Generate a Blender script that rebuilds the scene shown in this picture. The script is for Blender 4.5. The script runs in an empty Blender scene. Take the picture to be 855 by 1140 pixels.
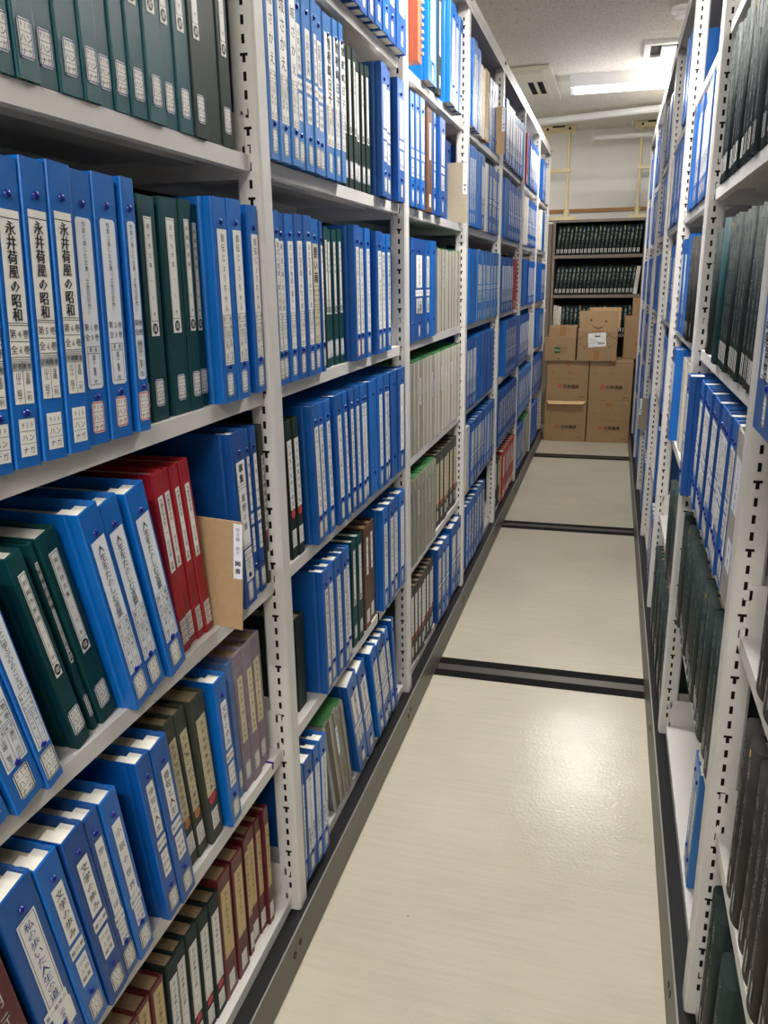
import bpy, math, random
from mathutils import Matrix, Vector
random.seed(4)
SC = bpy.context.scene
COL = SC.collection

# ------------------------------------------------------------------ materials
def lin(c):
    c = c / 255.0
    return c / 12.92 if c <= 0.04045 else ((c + 0.055) / 1.055) ** 2.4

MATS = {}
def mat(name, rgb, rough=0.5, metal=0.0, noise=0.0, nscale=40.0, bump=0.0, bscale=200.0,
        emit=None, estr=0.0, stretch=None, spec=0.5, coat=0.0):
    m = bpy.data.materials.new(name); m.use_nodes = True
    nt = m.node_tree; b = nt.nodes['Principled BSDF']
    col = [lin(v) for v in rgb] + [1.0]
    b.inputs['Base Color'].default_value = col
    b.inputs['Roughness'].default_value = rough
    b.inputs['Metallic'].default_value = metal
    b.inputs['Specular IOR Level'].default_value = spec
    b.inputs['Coat Weight'].default_value = coat
    if emit:
        b.inputs['Emission Color'].default_value = [lin(v) for v in emit] + [1.0]
        b.inputs['Emission Strength'].default_value = estr
    vec = None
    if noise or bump:
        tc = nt.nodes.new('ShaderNodeTexCoord'); mp = nt.nodes.new('ShaderNodeMapping')
        nt.links.new(tc.outputs['Object'], mp.inputs['Vector'])
        if stretch: mp.inputs['Scale'].default_value = stretch
        vec = mp.outputs['Vector']
    if noise:
        n = nt.nodes.new('ShaderNodeTexNoise'); n.inputs['Scale'].default_value = nscale
        n.inputs['Detail'].default_value = 4
        nt.links.new(vec, n.inputs['Vector'])
        r = nt.nodes.new('ShaderNodeValToRGB')
        r.color_ramp.elements[0].position = 0.3; r.color_ramp.elements[1].position = 0.7
        r.color_ramp.elements[0].color = [c * (1 - noise) for c in col[:3]] + [1]
        r.color_ramp.elements[1].color = [min(1, c * (1 + noise)) for c in col[:3]] + [1]
        nt.links.new(n.outputs['Fac'], r.inputs['Fac'])
        nt.links.new(r.outputs['Color'], b.inputs['Base Color'])
    if bump:
        n2 = nt.nodes.new('ShaderNodeTexNoise'); n2.inputs['Scale'].default_value = bscale
        n2.inputs['Detail'].default_value = 3
        nt.links.new(vec, n2.inputs['Vector'])
        bp = nt.nodes.new('ShaderNodeBump'); bp.inputs['Strength'].default_value = bump
        bp.inputs['Distance'].default_value = 0.002
        nt.links.new(n2.outputs['Fac'], bp.inputs['Height'])
        nt.links.new(bp.outputs['Normal'], b.inputs['Normal'])
    MATS[name] = m
    return m

mat('shelf_paint', (212, 209, 205), 0.38, noise=0.03, nscale=6, bump=0.05, bscale=400)
mat('slot_dark', (10, 9, 9), 0.8, spec=0.2)
mat('depth_shade', (34, 34, 35), 0.85)  # shade of the rack's unlit depth, put into the colour
mat('blue_a', (4, 98, 182), 0.36, noise=0.08, nscale=10, bump=0.12, bscale=900)
mat('blue_b', (8, 82, 158), 0.38, noise=0.08, nscale=10, bump=0.12, bscale=900)
mat('blue_c', (52, 118, 190), 0.34, noise=0.08, nscale=10, bump=0.12, bscale=900)
mat('blue_tile', (6, 70, 142), 0.42, noise=0.08, nscale=12, bump=0.12, bscale=900)
mat('navy', (16, 30, 120), 0.2)
mat('teal', (8, 62, 66), 0.5, spec=0.25, noise=0.1, nscale=14, bump=0.25, bscale=1400)
mat('teal_blue', (6, 76, 86), 0.45, spec=0.25, noise=0.1, nscale=14, bump=0.25, bscale=1400)
mat('grey_light', (182, 180, 170), 0.25)
mat('grey_pleat_shade', (112, 108, 98), 0.4)
mat('dkgreen', (28, 44, 40), 0.55, spec=0.25, noise=0.12, nscale=14, bump=0.2, bscale=1400)
mat('forest', (26, 43, 41), 0.55, spec=0.3, noise=0.22, nscale=30, bump=0.5, bscale=1100)
mat('charcoal', (46, 44, 43), 0.6, spec=0.3, noise=0.25, nscale=30, bump=0.5, bscale=1100)
mat('olive', (62, 66, 56), 0.6, noise=0.1, nscale=20, bump=0.3, bscale=1200)
mat('red', (158, 26, 38), 0.42, noise=0.08, nscale=10)
mat('maroon', (92, 24, 34), 0.42, noise=0.12, nscale=12, bump=0.1, bscale=900)
mat('mauve', (140, 124, 136), 0.7, noise=0.14, nscale=60, bump=0.3, bscale=1500)
mat('paleblue', (92, 122, 168), 0.6, noise=0.08)
mat('brown', (92, 62, 44), 0.5, noise=0.12)
mat('orange', (206, 98, 66), 0.5, noise=0.05)
mat('grey_plastic', (148, 145, 134), 0.3, noise=0.3, nscale=30, stretch=(1, 9, 0.8), bump=0.3, bscale=40)
mat('grey_file', (158, 154, 146), 0.5, noise=0.06)
mat('cream_cover', (216, 210, 196), 0.5, noise=0.1, nscale=20)
mat('tan_card', (190, 160, 112), 0.65, noise=0.06)
mat('green_sheet', (54, 118, 62), 0.6, noise=0.15)
mat('paper', (236, 234, 228), 0.6)
mat('label_cool', (224, 228, 236), 0.5)
mat('page', (214, 202, 178), 0.8, noise=0.12, nscale=60, stretch=(1, 12, 1))
mat('page_brown', (150, 128, 98), 0.85, noise=0.2, nscale=60, stretch=(1, 12, 1))
mat('page_white', (240, 236, 224), 0.7, noise=0.05, nscale=60)
mat('label_tan', (204, 180, 130), 0.65, noise=0.08, nscale=60)
mat('label_beige', (212, 200, 164), 0.65, noise=0.06, nscale=60)
mat('ink', (34, 34, 38), 0.6)
mat('ink_soft', (92, 94, 104), 0.6)
mat('ink_blue', (44, 70, 140), 0.6)
mat('ink_red', (200, 60, 66), 0.6)
mat('grey_band', (176, 176, 176), 0.6)
mat('orange_seal', (196, 132, 72), 0.6)
mat('white_ink', (184, 190, 184), 0.6)
mat('yellow', (230, 190, 40), 0.6)
mat('board', (170, 142, 106), 0.8, noise=0.05, nscale=80, bump=0.1)
mat('board_grey', (150, 140, 122), 0.8, noise=0.05, nscale=80, bump=0.1)
mat('carton', (160, 129, 92), 0.8, noise=0.05, nscale=9, bump=0.15, bscale=90)
mat('carton_light', (206, 172, 124), 0.8, noise=0.05, nscale=9)
mat('carton_ink', (76, 50, 34), 0.7)
mat('tape', (158, 112, 62), 0.3)
mat('green_print', (24, 96, 62), 0.6)
mat('cabinet', (122, 110, 100), 0.45, noise=0.05, nscale=5)
mat('cabinet_dark', (40, 36, 34), 0.7)
mat('pole_cream', (226, 214, 168), 0.4)
mat('wood', (168, 122, 72), 0.55, noise=0.2, nscale=8, stretch=(1, 14, 14))
mat('fitting_white', (240, 240, 238), 0.4)
mat('ac_plastic', (222, 216, 200), 0.45)
mat('fascia', (100, 95, 88), 0.42, metal=0.25, noise=0.08, nscale=3, stretch=(1, 1, 14))
mat('rubber', (15, 16, 19), 0.6, spec=0.3)
mat('bright_edge', (150, 148, 142), 0.3, metal=0.3)
mat('steel', (84, 80, 74), 0.4, metal=0.5)
mat('screw', (40, 38, 36), 0.4, metal=0.6)
mat('wall_paint', (236, 234, 231), 0.85, noise=0.02, nscale=4, bump=0.1, bscale=120)
mat('tube_glow', (255, 255, 255), 0.3, emit=(255, 252, 244), estr=14.0)
mat('tube_glow_strong', (255, 255, 255), 0.3, emit=(255, 250, 240), estr=34.0)
mat('lime', (150, 200, 90), 0.5)

def ceiling_material():
    m = bpy.data.materials.new('ceiling_tile'); m.use_nodes = True
    nt = m.node_tree; b = nt.nodes['Principled BSDF']; b.inputs['Roughness'].default_value = 0.9
    tc = nt.nodes.new('ShaderNodeTexCoord')
    v = nt.nodes.new('ShaderNodeTexNoise'); v.inputs['Scale'].default_value = 130; v.inputs['Detail'].default_value = 6
    v.inputs['Roughness'].default_value = 0.7
    nt.links.new(tc.outputs['Object'], v.inputs['Vector'])
    r = nt.nodes.new('ShaderNodeValToRGB')
    r.color_ramp.elements[0].position = 0.36; r.color_ramp.elements[0].color = (lin(158), lin(151), lin(142), 1)
    r.color_ramp.elements[1].position = 0.47; r.color_ramp.elements[1].color = (lin(238), lin(232), lin(222), 1)
    nt.links.new(v.outputs['Fac'], r.inputs['Fac']); nt.links.new(r.outputs['Color'], b.inputs['Base Color'])
    bp = nt.nodes.new('ShaderNodeBump'); bp.inputs['Strength'].default_value = 0.6; bp.inputs['Distance'].default_value = 0.004
    nt.links.new(v.outputs['Fac'], bp.inputs['Height']); nt.links.new(bp.outputs['Normal'], b.inputs['Normal'])
    MATS['ceiling_tile'] = m
ceiling_material()

def floor_material():
    m = bpy.data.materials.new('floor_vinyl'); m.use_nodes = True
    nt = m.node_tree; b = nt.nodes['Principled BSDF']
    tc = nt.nodes.new('ShaderNodeTexCoord'); mp = nt.nodes.new('ShaderNodeMapping')
    mp.inputs['Scale'].default_value = (2.2, 34, 1)
    nt.links.new(tc.outputs['Object'], mp.inputs['Vector'])
    n = nt.nodes.new('ShaderNodeTexNoise'); n.inputs['Scale'].default_value = 2.5; n.inputs['Detail'].default_value = 8
    nt.links.new(mp.outputs['Vector'], n.inputs['Vector'])
    r = nt.nodes.new('ShaderNodeValToRGB')
    r.color_ramp.elements[0].position = 0.3; r.color_ramp.elements[0].color = (lin(190), lin(183), lin(165), 1)
    r.color_ramp.elements[1].position = 0.68; r.color_ramp.elements[1].color = (lin(197), lin(190), lin(172), 1)
    nt.links.new(n.outputs['Fac'], r.inputs['Fac'])
    # worn, slightly darker patches
    n3 = nt.nodes.new('ShaderNodeTexNoise'); n3.inputs['Scale'].default_value = 1.7; n3.inputs['Detail'].default_value = 3
    nt.links.new(tc.outputs['Object'], n3.inputs['Vector'])
    mx = nt.nodes.new('ShaderNodeMix'); mx.data_type = 'RGBA'; mx.blend_type = 'MULTIPLY'
    rr = nt.nodes.new('ShaderNodeValToRGB'); rr.color_ramp.elements[0].position = 0.35; rr.color_ramp.elements[1].position = 0.65
    rr.color_ramp.elements[0].color = (0.86, 0.86, 0.85, 1); rr.color_ramp.elements[1].color = (1, 1, 1, 1)
    nt.links.new(n3.outputs['Fac'], rr.inputs['Fac'])
    mx.inputs['Factor'].default_value = 0.8
    nt.links.new(r.outputs['Color'], mx.inputs['A']); nt.links.new(rr.outputs['Color'], mx.inputs['B'])
    # small dark scuffs
    vs = nt.nodes.new('ShaderNodeTexVoronoi'); vs.inputs['Scale'].default_value = 7.0
    nt.links.new(tc.outputs['Object'], vs.inputs['Vector'])
    lt = nt.nodes.new('ShaderNodeMath'); lt.operation = 'LESS_THAN'; lt.inputs[1].default_value = 0.018
    nt.links.new(vs.outputs['Distance'], lt.inputs[0])
    ms = nt.nodes.new('ShaderNodeMath'); ms.operation = 'MULTIPLY'; ms.inputs[1].default_value = 0.55
    nt.links.new(lt.outputs[0], ms.inputs[0])
    mx2 = nt.nodes.new('ShaderNodeMix'); mx2.data_type = 'RGBA'
    nt.links.new(ms.outputs[0], mx2.inputs['Factor'])
    nt.links.new(mx.outputs['Result'], mx2.inputs['A']); mx2.inputs['B'].default_value = (0.06, 0.04, 0.03, 1)
    nt.links.new(mx2.outputs['Result'], b.inputs['Base Color'])
    b.inputs['Roughness'].default_value = 0.17; b.inputs['Specular IOR Level'].default_value = 0.36
    n2 = nt.nodes.new('ShaderNodeTexNoise'); n2.inputs['Scale'].default_value = 130; n2.inputs['Detail'].default_value = 2
    nt.links.new(tc.outputs['Object'], n2.inputs['Vector'])
    n4 = nt.nodes.new('ShaderNodeTexNoise'); n4.inputs['Scale'].default_value = 2.5
    nt.links.new(tc.outputs['Object'], n4.inputs['Vector'])
    ad = nt.nodes.new('ShaderNodeMath'); ad.operation = 'MULTIPLY_ADD'; ad.inputs[1].default_value = 8.0
    nt.links.new(n4.outputs['Fac'], ad.inputs[0]); nt.links.new(n2.outputs['Fac'], ad.inputs[2])
    bp = nt.nodes.new('ShaderNodeBump'); bp.inputs['Strength'].default_value = 0.3; bp.inputs['Distance'].default_value = 0.002
    nt.links.new(ad.outputs[0], bp.inputs['Height']); nt.links.new(bp.outputs['Normal'], b.inputs['Normal'])
    MATS['floor_vinyl'] = m
floor_material()

# ------------------------------------------------------------------ mesh helpers
class MB:
    """collects faces and links them as one mesh object"""
    def __init__(s): s.v = []; s.f = []; s.m = []; s.names = []; s.smooth = []
    def mi(s, m):
        if m not in s.names: s.names.append(m)
        return s.names.index(m)
    def add(s, vs, fs, m, smooth=False):
        o = len(s.v); s.v += vs; k = s.mi(m)
        for f in fs: s.f.append(tuple(i + o for i in f)); s.m.append(k); s.smooth.append(smooth)
    def box(s, x0, x1, y0, y1, z0, z1, m):
        s.add([(x0, y0, z0), (x1, y0, z0), (x1, y1, z0), (x0, y1, z0), (x0, y0, z1), (x1, y0, z1), (x1, y1, z1), (x0, y1, z1)],
              [(0, 3, 2, 1), (4, 5, 6, 7), (0, 1, 5, 4), (1, 2, 6, 5), (2, 3, 7, 6), (3, 0, 4, 7)], m)
    def bbox(s, x0, x1, y0, y1, z0, z1, m, b=0.003):
        """box whose vertical edges and top rim are chamfered"""
        p = [(x0 + b, y0), (x1 - b, y0), (x1, y0 + b), (x1, y1 - b), (x1 - b, y1), (x0 + b, y1), (x0, y1 - b), (x0, y0 + b)]
        q = [(x0 + b, y0 + b), (x1 - b, y0 + b), (x1 - b, y0 + b), (x1 - b, y1 - b), (x1 - b, y1 - b), (x0 + b, y1 - b), (x0 + b, y1 - b), (x0 + b, y0 + b)]
        vs = [(x, y, z0) for x, y in p] + [(x, y, z1 - b) for x, y in p] + [(x, y, z1) for x, y in q]
        fs = [tuple(range(7, -1, -1)), (16, 17, 19, 21)]
        for i in range(8):
            j = (i + 1) % 8
            fs.append((i, j, j + 8, i + 8)); fs.append((i + 8, j + 8, j + 16, i + 16))
        s.add(vs, fs, m)
    def prism(s, prof, z0, z1, m, smooth=False):
        n = len(prof)
        s.add([(x, y, z0) for x, y in prof] + [(x, y, z1) for x, y in prof],
              [tuple(range(n - 1, -1, -1)), tuple(range(n, 2 * n))], m)
        o = len(s.v) - 2 * n
        k = s.mi(m)
        for i in range(n):
            j = (i + 1) % n
            s.f.append((o + i, o + j, o + j + n, o + i + n)); s.m.append(k); s.smooth.append(smooth)
    def rod(s, a, b, r, m, n=12):
        a = Vector(a); b = Vector(b); d = (b - a).normalized()
        u = d.orthogonal().normalized(); w = d.cross(u)
        vs = []
        for c in (a, b):
            for i in range(n):
                t = 2 * math.pi * i / n
                vs.append(tuple(c + u * math.cos(t) * r + w * math.sin(t) * r))
        s.add(vs, [tuple(range(n - 1, -1, -1)), tuple(range(n, 2 * n))], m)
        s.add(vs, [(i, (i + 1) % n, (i + 1) % n + n, i + n) for i in range(n)], m, True)
    def dome(s, c, r, h, m, n=10, rings=3):
        """low dome bulging along +x"""
        vs = []; fs = []
        for k in range(rings):
            a = k / rings * math.pi / 2
            for i in range(n):
                t = 2 * math.pi * i / n
                vs.append((c[0] + h * math.sin(a), c[1] + r * math.cos(a) * math.cos(t), c[2] + r * math.cos(a) * math.sin(t)))
        vs.append((c[0] + h, c[1], c[2]))
        for k in range(rings - 1):
            for i in range(n):
                j = (i + 1) % n; fs.append((k * n + i, k * n + j, (k + 1) * n + j, (k + 1) * n + i))
        for i in range(n): fs.append(((rings - 1) * n + i, (rings - 1) * n + (i + 1) % n, rings * n))
        s.add(vs, fs, m, True)
    def mesh(s, name):
        me = bpy.data.meshes.new(name); me.from_pydata(s.v, [], s.f)
        for n in s.names: me.materials.append(MATS[n])
        me.polygons.foreach_set('material_index', s.m)
        me.polygons.foreach_set('use_smooth', s.smooth)
        me.update(); return me
    def build(s, name, parent=None, loc=None):
        o = bpy.data.objects.new(name, s.mesh(name)); COL.objects.link(o)
        if parent: o.parent = parent
        if loc: o.location = loc
        return o

def tag(o, label=None, cat=None, group=None, kind=None):
    if label: o['label'] = label
    if cat: o['category'] = cat
    if group: o['group'] = group
    if kind: o['kind'] = kind
    return o
def empty(name, loc=(0, 0, 0), rot=(0, 0, 0)):
    o = bpy.data.objects.new(name, None); COL.objects.link(o)
    o.location = loc; o.rotation_euler = rot; o.empty_display_size = 0.05
    return o

# ------------------------------------------------------------------ glyphs
GL = {}
def glyph(ch):
    if ch in GL: return GL[ch]
    c = bpy.data.curves.new('g', 'FONT'); c.body = ch; c.size = 1; c.resolution_u = 1; c.align_x = 'CENTER'
    o = bpy.data.objects.new('g', c); COL.objects.link(o)
    bpy.context.view_layer.update()
    me = bpy.data.meshes.new_from_object(o.evaluated_get(bpy.context.evaluated_depsgraph_get()))
    GL[ch] = ([(v.co.x, v.co.y - 0.38) for v in me.vertices], [tuple(p.vertices) for p in me.polygons])
    bpy.data.objects.remove(o); bpy.data.curves.remove(c); bpy.data.meshes.remove(me)
    return GL[ch]

class Label(MB):
    """flat print: local y to the viewer's right, z up, raised a hair along +x"""
    def panel(s, y0, y1, z0, z1, m='paper', lay=0, x=0.0005, cut=0.0, skew=0.0):
        X = x + lay * 0.00022
        if cut: p = [(y0 + cut, z0), (y1 - cut, z0), (y1, z0 + cut), (y1, z1 - cut), (y1 - cut, z1), (y0 + cut, z1), (y0, z1 - cut), (y0, z0 + cut)]
        else: p = [(y0, z0), (y1, z0 + skew), (y1, z1 + skew), (y0, z1)]
        s.add([(X, a, b) for a, b in p], [tuple(range(len(p)))], m)
    def frame(s, y0, y1, z0, z1, w=0.0006, m='ink', lay=1, x=0.0005):
        s.panel(y0, y1, z0, z0 + w, m, lay, x); s.panel(y0, y1, z1 - w, z1, m, lay, x)
        s.panel(y0, y0 + w, z0 + w, z1 - w, m, lay, x); s.panel(y1 - w, y1, z0 + w, z1 - w, m, lay, x)
    def glyph(s, ch, y, z, size, m='ink', lay=2, x=0.0005, bold=0, sy=1.0, rot=0):
        vs, fs = glyph(ch); X = x + lay * 0.00022
        cr, sr = math.cos(rot), math.sin(rot)
        for k in ((0,) if not bold else (-bold, bold)):
            s.add([(X, y + (a * cr - b * sr) * size * sy + k, z + (a * sr + b * cr) * size) for a, b in vs], fs, m)
    def vtext(s, t, y, z1, z0, size, m='ink', lay=2, x=0.0005, bold=0, sy=1.0):
        n = len(t); p = (z1 - z0) / n
        for i, ch in enumerate(t):
            if ch != ' ': s.glyph(ch, y, z1 - p * (i + 0.5), size, m, lay, x, bold, sy)
    def htext(s, t, y0, y1, z, size, m='ink', lay=2, x=0.0005, bold=0):
        n = len(t); p = (y1 - y0) / n
        for i, ch in enumerate(t):
            if ch != ' ': s.glyph(ch, y0 + p * (i + 0.5), z, size, m, lay, x, bold)
    def disc(s, y, z, ry, rz, m, lay=1, x=0.0005, n=14):
        X = x + lay * 0.00022
        s.add([(X, y + ry * math.cos(2 * math.pi * i / n), z + rz * math.sin(2 * math.pi * i / n)) for i in range(n)], [tuple(range(n))], m)
# ------------------------------------------------------------------ spine labels
def sticker(L, t, z0=0.012, w=0.023, h=0.034, edge=None, x=0.0005, lines=('910', 'ハン', 'ナガ'), yc=None, skew=0.0):
    w = min(w, t - 0.004); yc = t / 2 if yc is None else yc
    a, b = yc - w / 2, yc + w / 2
    L.panel(a, b, z0, z0 + h, 'paper', 0, x, cut=0.0025 if edge else 0)
    if edge:
        L.frame(a + 0.001, b - 0.001, z0 + 0.001, z0 + h - 0.001, 0.0011, edge, 1, x)
    for i in range(2): L.panel(a + 0.001, b - 0.001, z0 + h * (i + 1) / 3, z0 + h * (i + 1) / 3 + 0.0005, 'ink_soft', 1, x)
    for i, tx in enumerate(lines):
        zz = z0 + h * (2.5 - i) / 3
        L.htext(tx, a + 0.002, b - 0.002, zz, min(0.0082, w * 0.75 / len(tx) * 1.3), 'ink', 2, x)

def table_block(L, a, b, z1, z0, vol, tot, n1, n2):
    """two boxed volume lines over a framed two-column box with names"""
    h = z1 - z0; c = (a + b) / 2
    zt = z1 - h * 0.34
    L.frame(a, b, zt, z1, 0.0006); L.panel(a, b, (zt + z1) / 2, (zt + z1) / 2 + 0.0006, 'ink', 1)
    L.htext(vol, a, b, z1 - h * 0.085, (b - a) * 0.27); L.htext(tot, a, b, z1 - h * 0.255, (b - a) * 0.27)
    zf = zt - h * 0.03
    L.frame(a, b, z0, zf, 0.0006); L.panel(c, c + 0.0005, z0, zf, 'ink', 1)
    L.panel(a, b, zf - h * 0.11, zf - h * 0.105, 'ink', 1)
    L.htext('訳者著者', a, b, zf - h * 0.055, (b - a) * 0.17)
    s = (b - a) * 0.26
    L.vtext(n1, (c + b) / 2, zf - h * 0.13, z0 + h * 0.02, s); L.vtext(n2, (a + c) / 2, zf - h * 0.13, z0 + h * 0.02, s)

LONG = ['風の中のことばたち日記', '山の音を聞く人生の道', '古い町の物語と暮らし', '春の庭に咲く花の記録', '海辺の家族と夏の手紙']
SEG1 = ['文学の歩み', '随筆の名品', '昭和の記憶', '俳句と人生', '小説の世界', '旅のことば']
SEG3 = ['山田著', '川上編', '中村著', '小林訳']

def make_label(style, t, h, var):
    L = Label(); S = Label(); V = Label(); A = Label(); T = Label(); c = t / 2
    k = h / 0.27
    if style.startswith('nagai'):
        v = {'3': '3', '4': '4', '5': '5', '6': '6'}[style[-1]]
        a, b = t * 0.13, t * 0.87
        L.panel(a, b, 0.058 * k, 0.226 * k)
        L.panel(a, b, 0.2185 * k, 0.2192 * k, 'ink', 1)
        L.vtext('永井荷風の昭和', c, 0.217 * k, 0.131 * k, 0.0135, 'ink', 2, bold=0.0005)
        L.panel(a, b, 0.1295 * k, 0.1301 * k, 'ink', 1); L.panel(a, b, 0.1275 * k, 0.128 * k, 'ink', 1)
        L.htext('第%s巻' % v, a, b, 0.1205 * k, 0.009); L.panel(a, b, 0.1135 * k, 0.114 * k, 'ink', 1)
        L.htext('全6巻', a, b, 0.1065 * k, 0.009)
        L.panel(a, b, 0.0995 * k, 0.1001 * k, 'ink', 1); L.panel(a, b, 0.0975 * k, 0.098 * k, 'ink', 1)
        L.panel(a, b, 0.0875 * k, 0.0968 * k, 'grey_band', 1)
        L.htext('訳者著者', a, b, 0.092 * k, 0.006)
        L.panel(c - 0.0003, c + 0.0003, 0.058 * k, 0.0968 * k, 'ink', 2)
        L.vtext('半藤 一利', (c + b) / 2, 0.086 * k, 0.061 * k, 0.0068); L.vtext('川江 純子', (a + c) / 2, 0.086 * k, 0.061 * k, 0.0068)
        sticker(S, t, 0.010 * k, 0.022, 0.036)
    elif style.startswith('sakka'):
        a, b = t * (0.16 if t > 0.03 else 0.2), t * 0.84
        L.panel(a, b, 0.058 * k, 0.226 * k, 'label_cool', cut=0.003)
        L.vtext('作家と楽しむ古典（土佐日記他）', c, 0.223 * k, 0.132 * k, 0.0062)
        L.htext('第%s巻' % style[-1], a + 0.001, b - 0.001, 0.120 * k, 0.0078); L.htext('全3巻', a + 0.001, b - 0.001, 0.110 * k, 0.0078)
        L.frame(a + 0.003, b - 0.003, 0.062 * k, 0.101 * k, 0.0005); L.panel(a + 0.003, b - 0.003, 0.0935 * k, 0.094 * k, 'ink', 1)
        L.htext('著者', a + 0.004, b - 0.004, 0.0975 * k, 0.0055)
        L.vtext('堀江 敏幸 他', c, 0.092 * k, 0.063 * k, 0.0058)
        sticker(S, t, 0.012 * k, 0.021, 0.034, 'ink_red')
    elif style.startswith('jiden'):
        a, b = t * 0.24, t * 0.88
        L.panel(a, b, 0.052 * k, 0.230 * k)
        L.vtext('自伝じょうちゃん', (a + b) / 2, 0.226 * k, 0.122 * k, 0.0115)
        table_block(L, a + 0.0008, b - 0.0008, 0.119 * k, 0.054 * k, '第%s巻' % style[-1], '全4巻', '松谷 みよ子', '小澤 征子')
        sticker(S, t, 0.009, 0.020, 0.033, 'ink_blue')
    elif style.startswith('jinsei') or style.startswith('wise'):
        a, b = t * 0.16, t * 0.88
        L.panel(a, b, 0.05 * k, 0.232 * k, 'label_cool')
        ti = '人生をたのしむ言葉' if style.startswith('jinsei') else '偉人たちに学ぶ心のことば'
        L.vtext(ti, (a + b) / 2, 0.224 * k, 0.127 * k, 0.0118 if len(ti) < 10 else 0.0085)
        table_block(L, a + 0.002, b - 0.002, 0.123 * k, 0.053 * k, '第%s巻' % style[-1], '全3巻', '瀬川 光介', '山崎 智子')
        sticker(S, t, 0.010, 0.022, 0.034, 'ink')
    elif style in ('teal', 'tealdk', 'teal2', 'teal3', 'tealslim', 'greenslim'):
        fr = 0.46
        a, b = c - t * fr / 2, c + t * fr / 2
        z0 = 0.105 * k; z1 = 0.246 * k
        L.panel(a, b, z0, z1, 'paper')
        L.frame(a + 0.001, b - 0.001, z0 + 0.018, z1 - 0.002, 0.0006, 'ink')
        L.vtext(['新編作家論', '近代名作選', '現代詩文集'][var % 3], (a + b) / 2, z1 - 0.006, z1 - 0.062, 0.0065)
        L.vtext('一 上 巻', (a + b) / 2, z1 - 0.07, z0 + 0.022, 0.0052, 'ink_soft')
        L.disc((a + b) / 2, z0 + 0.009, min(0.0062, (b - a) * 0.46), 0.0068, 'ink', 1)
        L.glyph('蔵', (a + b) / 2, z0 + 0.009, 0.008, 'paper', 2)
        sticker(S, t, 0.018, 0.020, 0.034, 'ink_blue')
    elif style in ('seg', 'seghand', 'segframe', 'seglow', 'segbold', 'segbig', 'longsmall'):
        ink = 'ink_blue' if style in ('seghand',) or var % 4 == 1 else 'ink'
        fr = {'segbold': 0.72, 'segbig': 0.5}.get(style, 0.52)
        a, b = c - t * fr / 2 + t * 0.04, c + t * fr / 2 + t * 0.04
        zt = 0.228 * k if style != 'seglow' else 0.215 * k
        zm = 0.142 * k if style not in ('seghand', 'segframe') else 0.105 * k
        if style == 'segframe': zm = 0.092 * k
        L.panel(a, b, zm, zt)
        ti = SEG1[var % 6] if style != 'segframe' else '私の歩いた人生の道'
        L.vtext(ti, (a + b) / 2, zt - 0.006, zm + 0.004, min((b - a) * 0.72, (zt - zm) / len(ti) * 0.95), ink)
        if style == 'segframe':
            L.frame(a + 0.002, b - 0.002, zm + 0.002, zt - 0.002, 0.0007, 'ink_blue')
            V.panel(a - 0.008, b + 0.002, 0.078 * k, 0.094 * k, 'paper', 1); V.htext('第一巻全三', a - 0.007, b + 0.001, 0.086 * k, 0.0065, 'ink_blue', 3)
            A.panel(a + 0.001, b + 0.004, 0.042 * k, 0.078 * k, 'paper', 1); A.vtext('山本著者', (a + b) / 2 + 0.002, 0.076 * k, 0.044 * k, 0.0075, 'ink_blue', 3)
        else:
            g = 0.006 if style not in ('seghand',) else 0.001
            z1 = zm - g; z0 = z1 - 0.017
            V.panel(a - t * 0.07, b + t * 0.07, z0, z1); V.htext('第二巻', a - t * 0.06, b + t * 0.06, (z0 + z1) / 2, min(0.0075, (b - a) * 0.38), ink)
            V.panel(a - t * 0.07, b + t * 0.07, (z0 + z1) / 2 - 0.0002, (z0 + z1) / 2 + 0.0002, 'ink_soft', 1)
            z1 = z0 - g; z0 = max(z1 - 0.042, 0.053 * k)
            A.panel(a, b, z0, z1)
            A.vtext(SEG3[var % 4], a + (b - a) * 0.72, z1 - 0.002, z0 + 0.003, (b - a) * 0.38, ink)
            A.vtext(SEG3[(var + 1) % 4], a + (b - a) * 0.28, z1 - 0.002, z0 + 0.003, (b - a) * 0.38, ink)
        sticker(S, t, 0.010, 0.021, 0.032, 'ink', yc=c + t * 0.04)
    elif style in ('long', 'longred', 'boldlong', 'kotoba', 'kuro', 'akagi', 'sone', 'whitewide', 'bluewide'):
        fr = {'long': 0.5, 'longred': 0.5, 'boldlong': 0.52, 'kotoba': 0.6, 'kuro': 0.62, 'akagi': 0.7, 'sone': 0.85, 'whitewide': 0.82, 'bluewide': 0.8}[style]
        a, b = c - t * fr / 2 + t * 0.04, c + t * fr / 2 + t * 0.04
        z0, z1 = 0.055 * k, 0.228 * k
        if style == 'sone': z1 = 0.24 * k
        if style == 'akagi': z1 = 0.26 * k
        L.panel(a, b, z0, z1, 'label_beige' if style == 'kuro' else ('paper' if style not in ('whitewide', 'bluewide') else 'label_cool'))
        ti = {'akagi': '赤城さかえ', 'sone': '曽根崎日子', 'kuro': '黒い雨', 'bluewide': '江戸の心'}.get(style) or LONG[var % 5]
        zt = 0.126 * k if style in ('akagi', 'sone', 'bluewide') else (0.16 * k if style == 'kuro' else 0.118 * k)
        sz = min((b - a) * 0.75, (z1 - zt) / len(ti) * 0.95)
        L.vtext(ti, (a + b) / 2 if style != 'sone' else (a + b) / 2 + 0.003, z1 - 0.004, zt, sz, 'ink', bold=0.0005 if style in ('kuro', 'sone', 'boldlong', 'bluewide') else 0)
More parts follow.
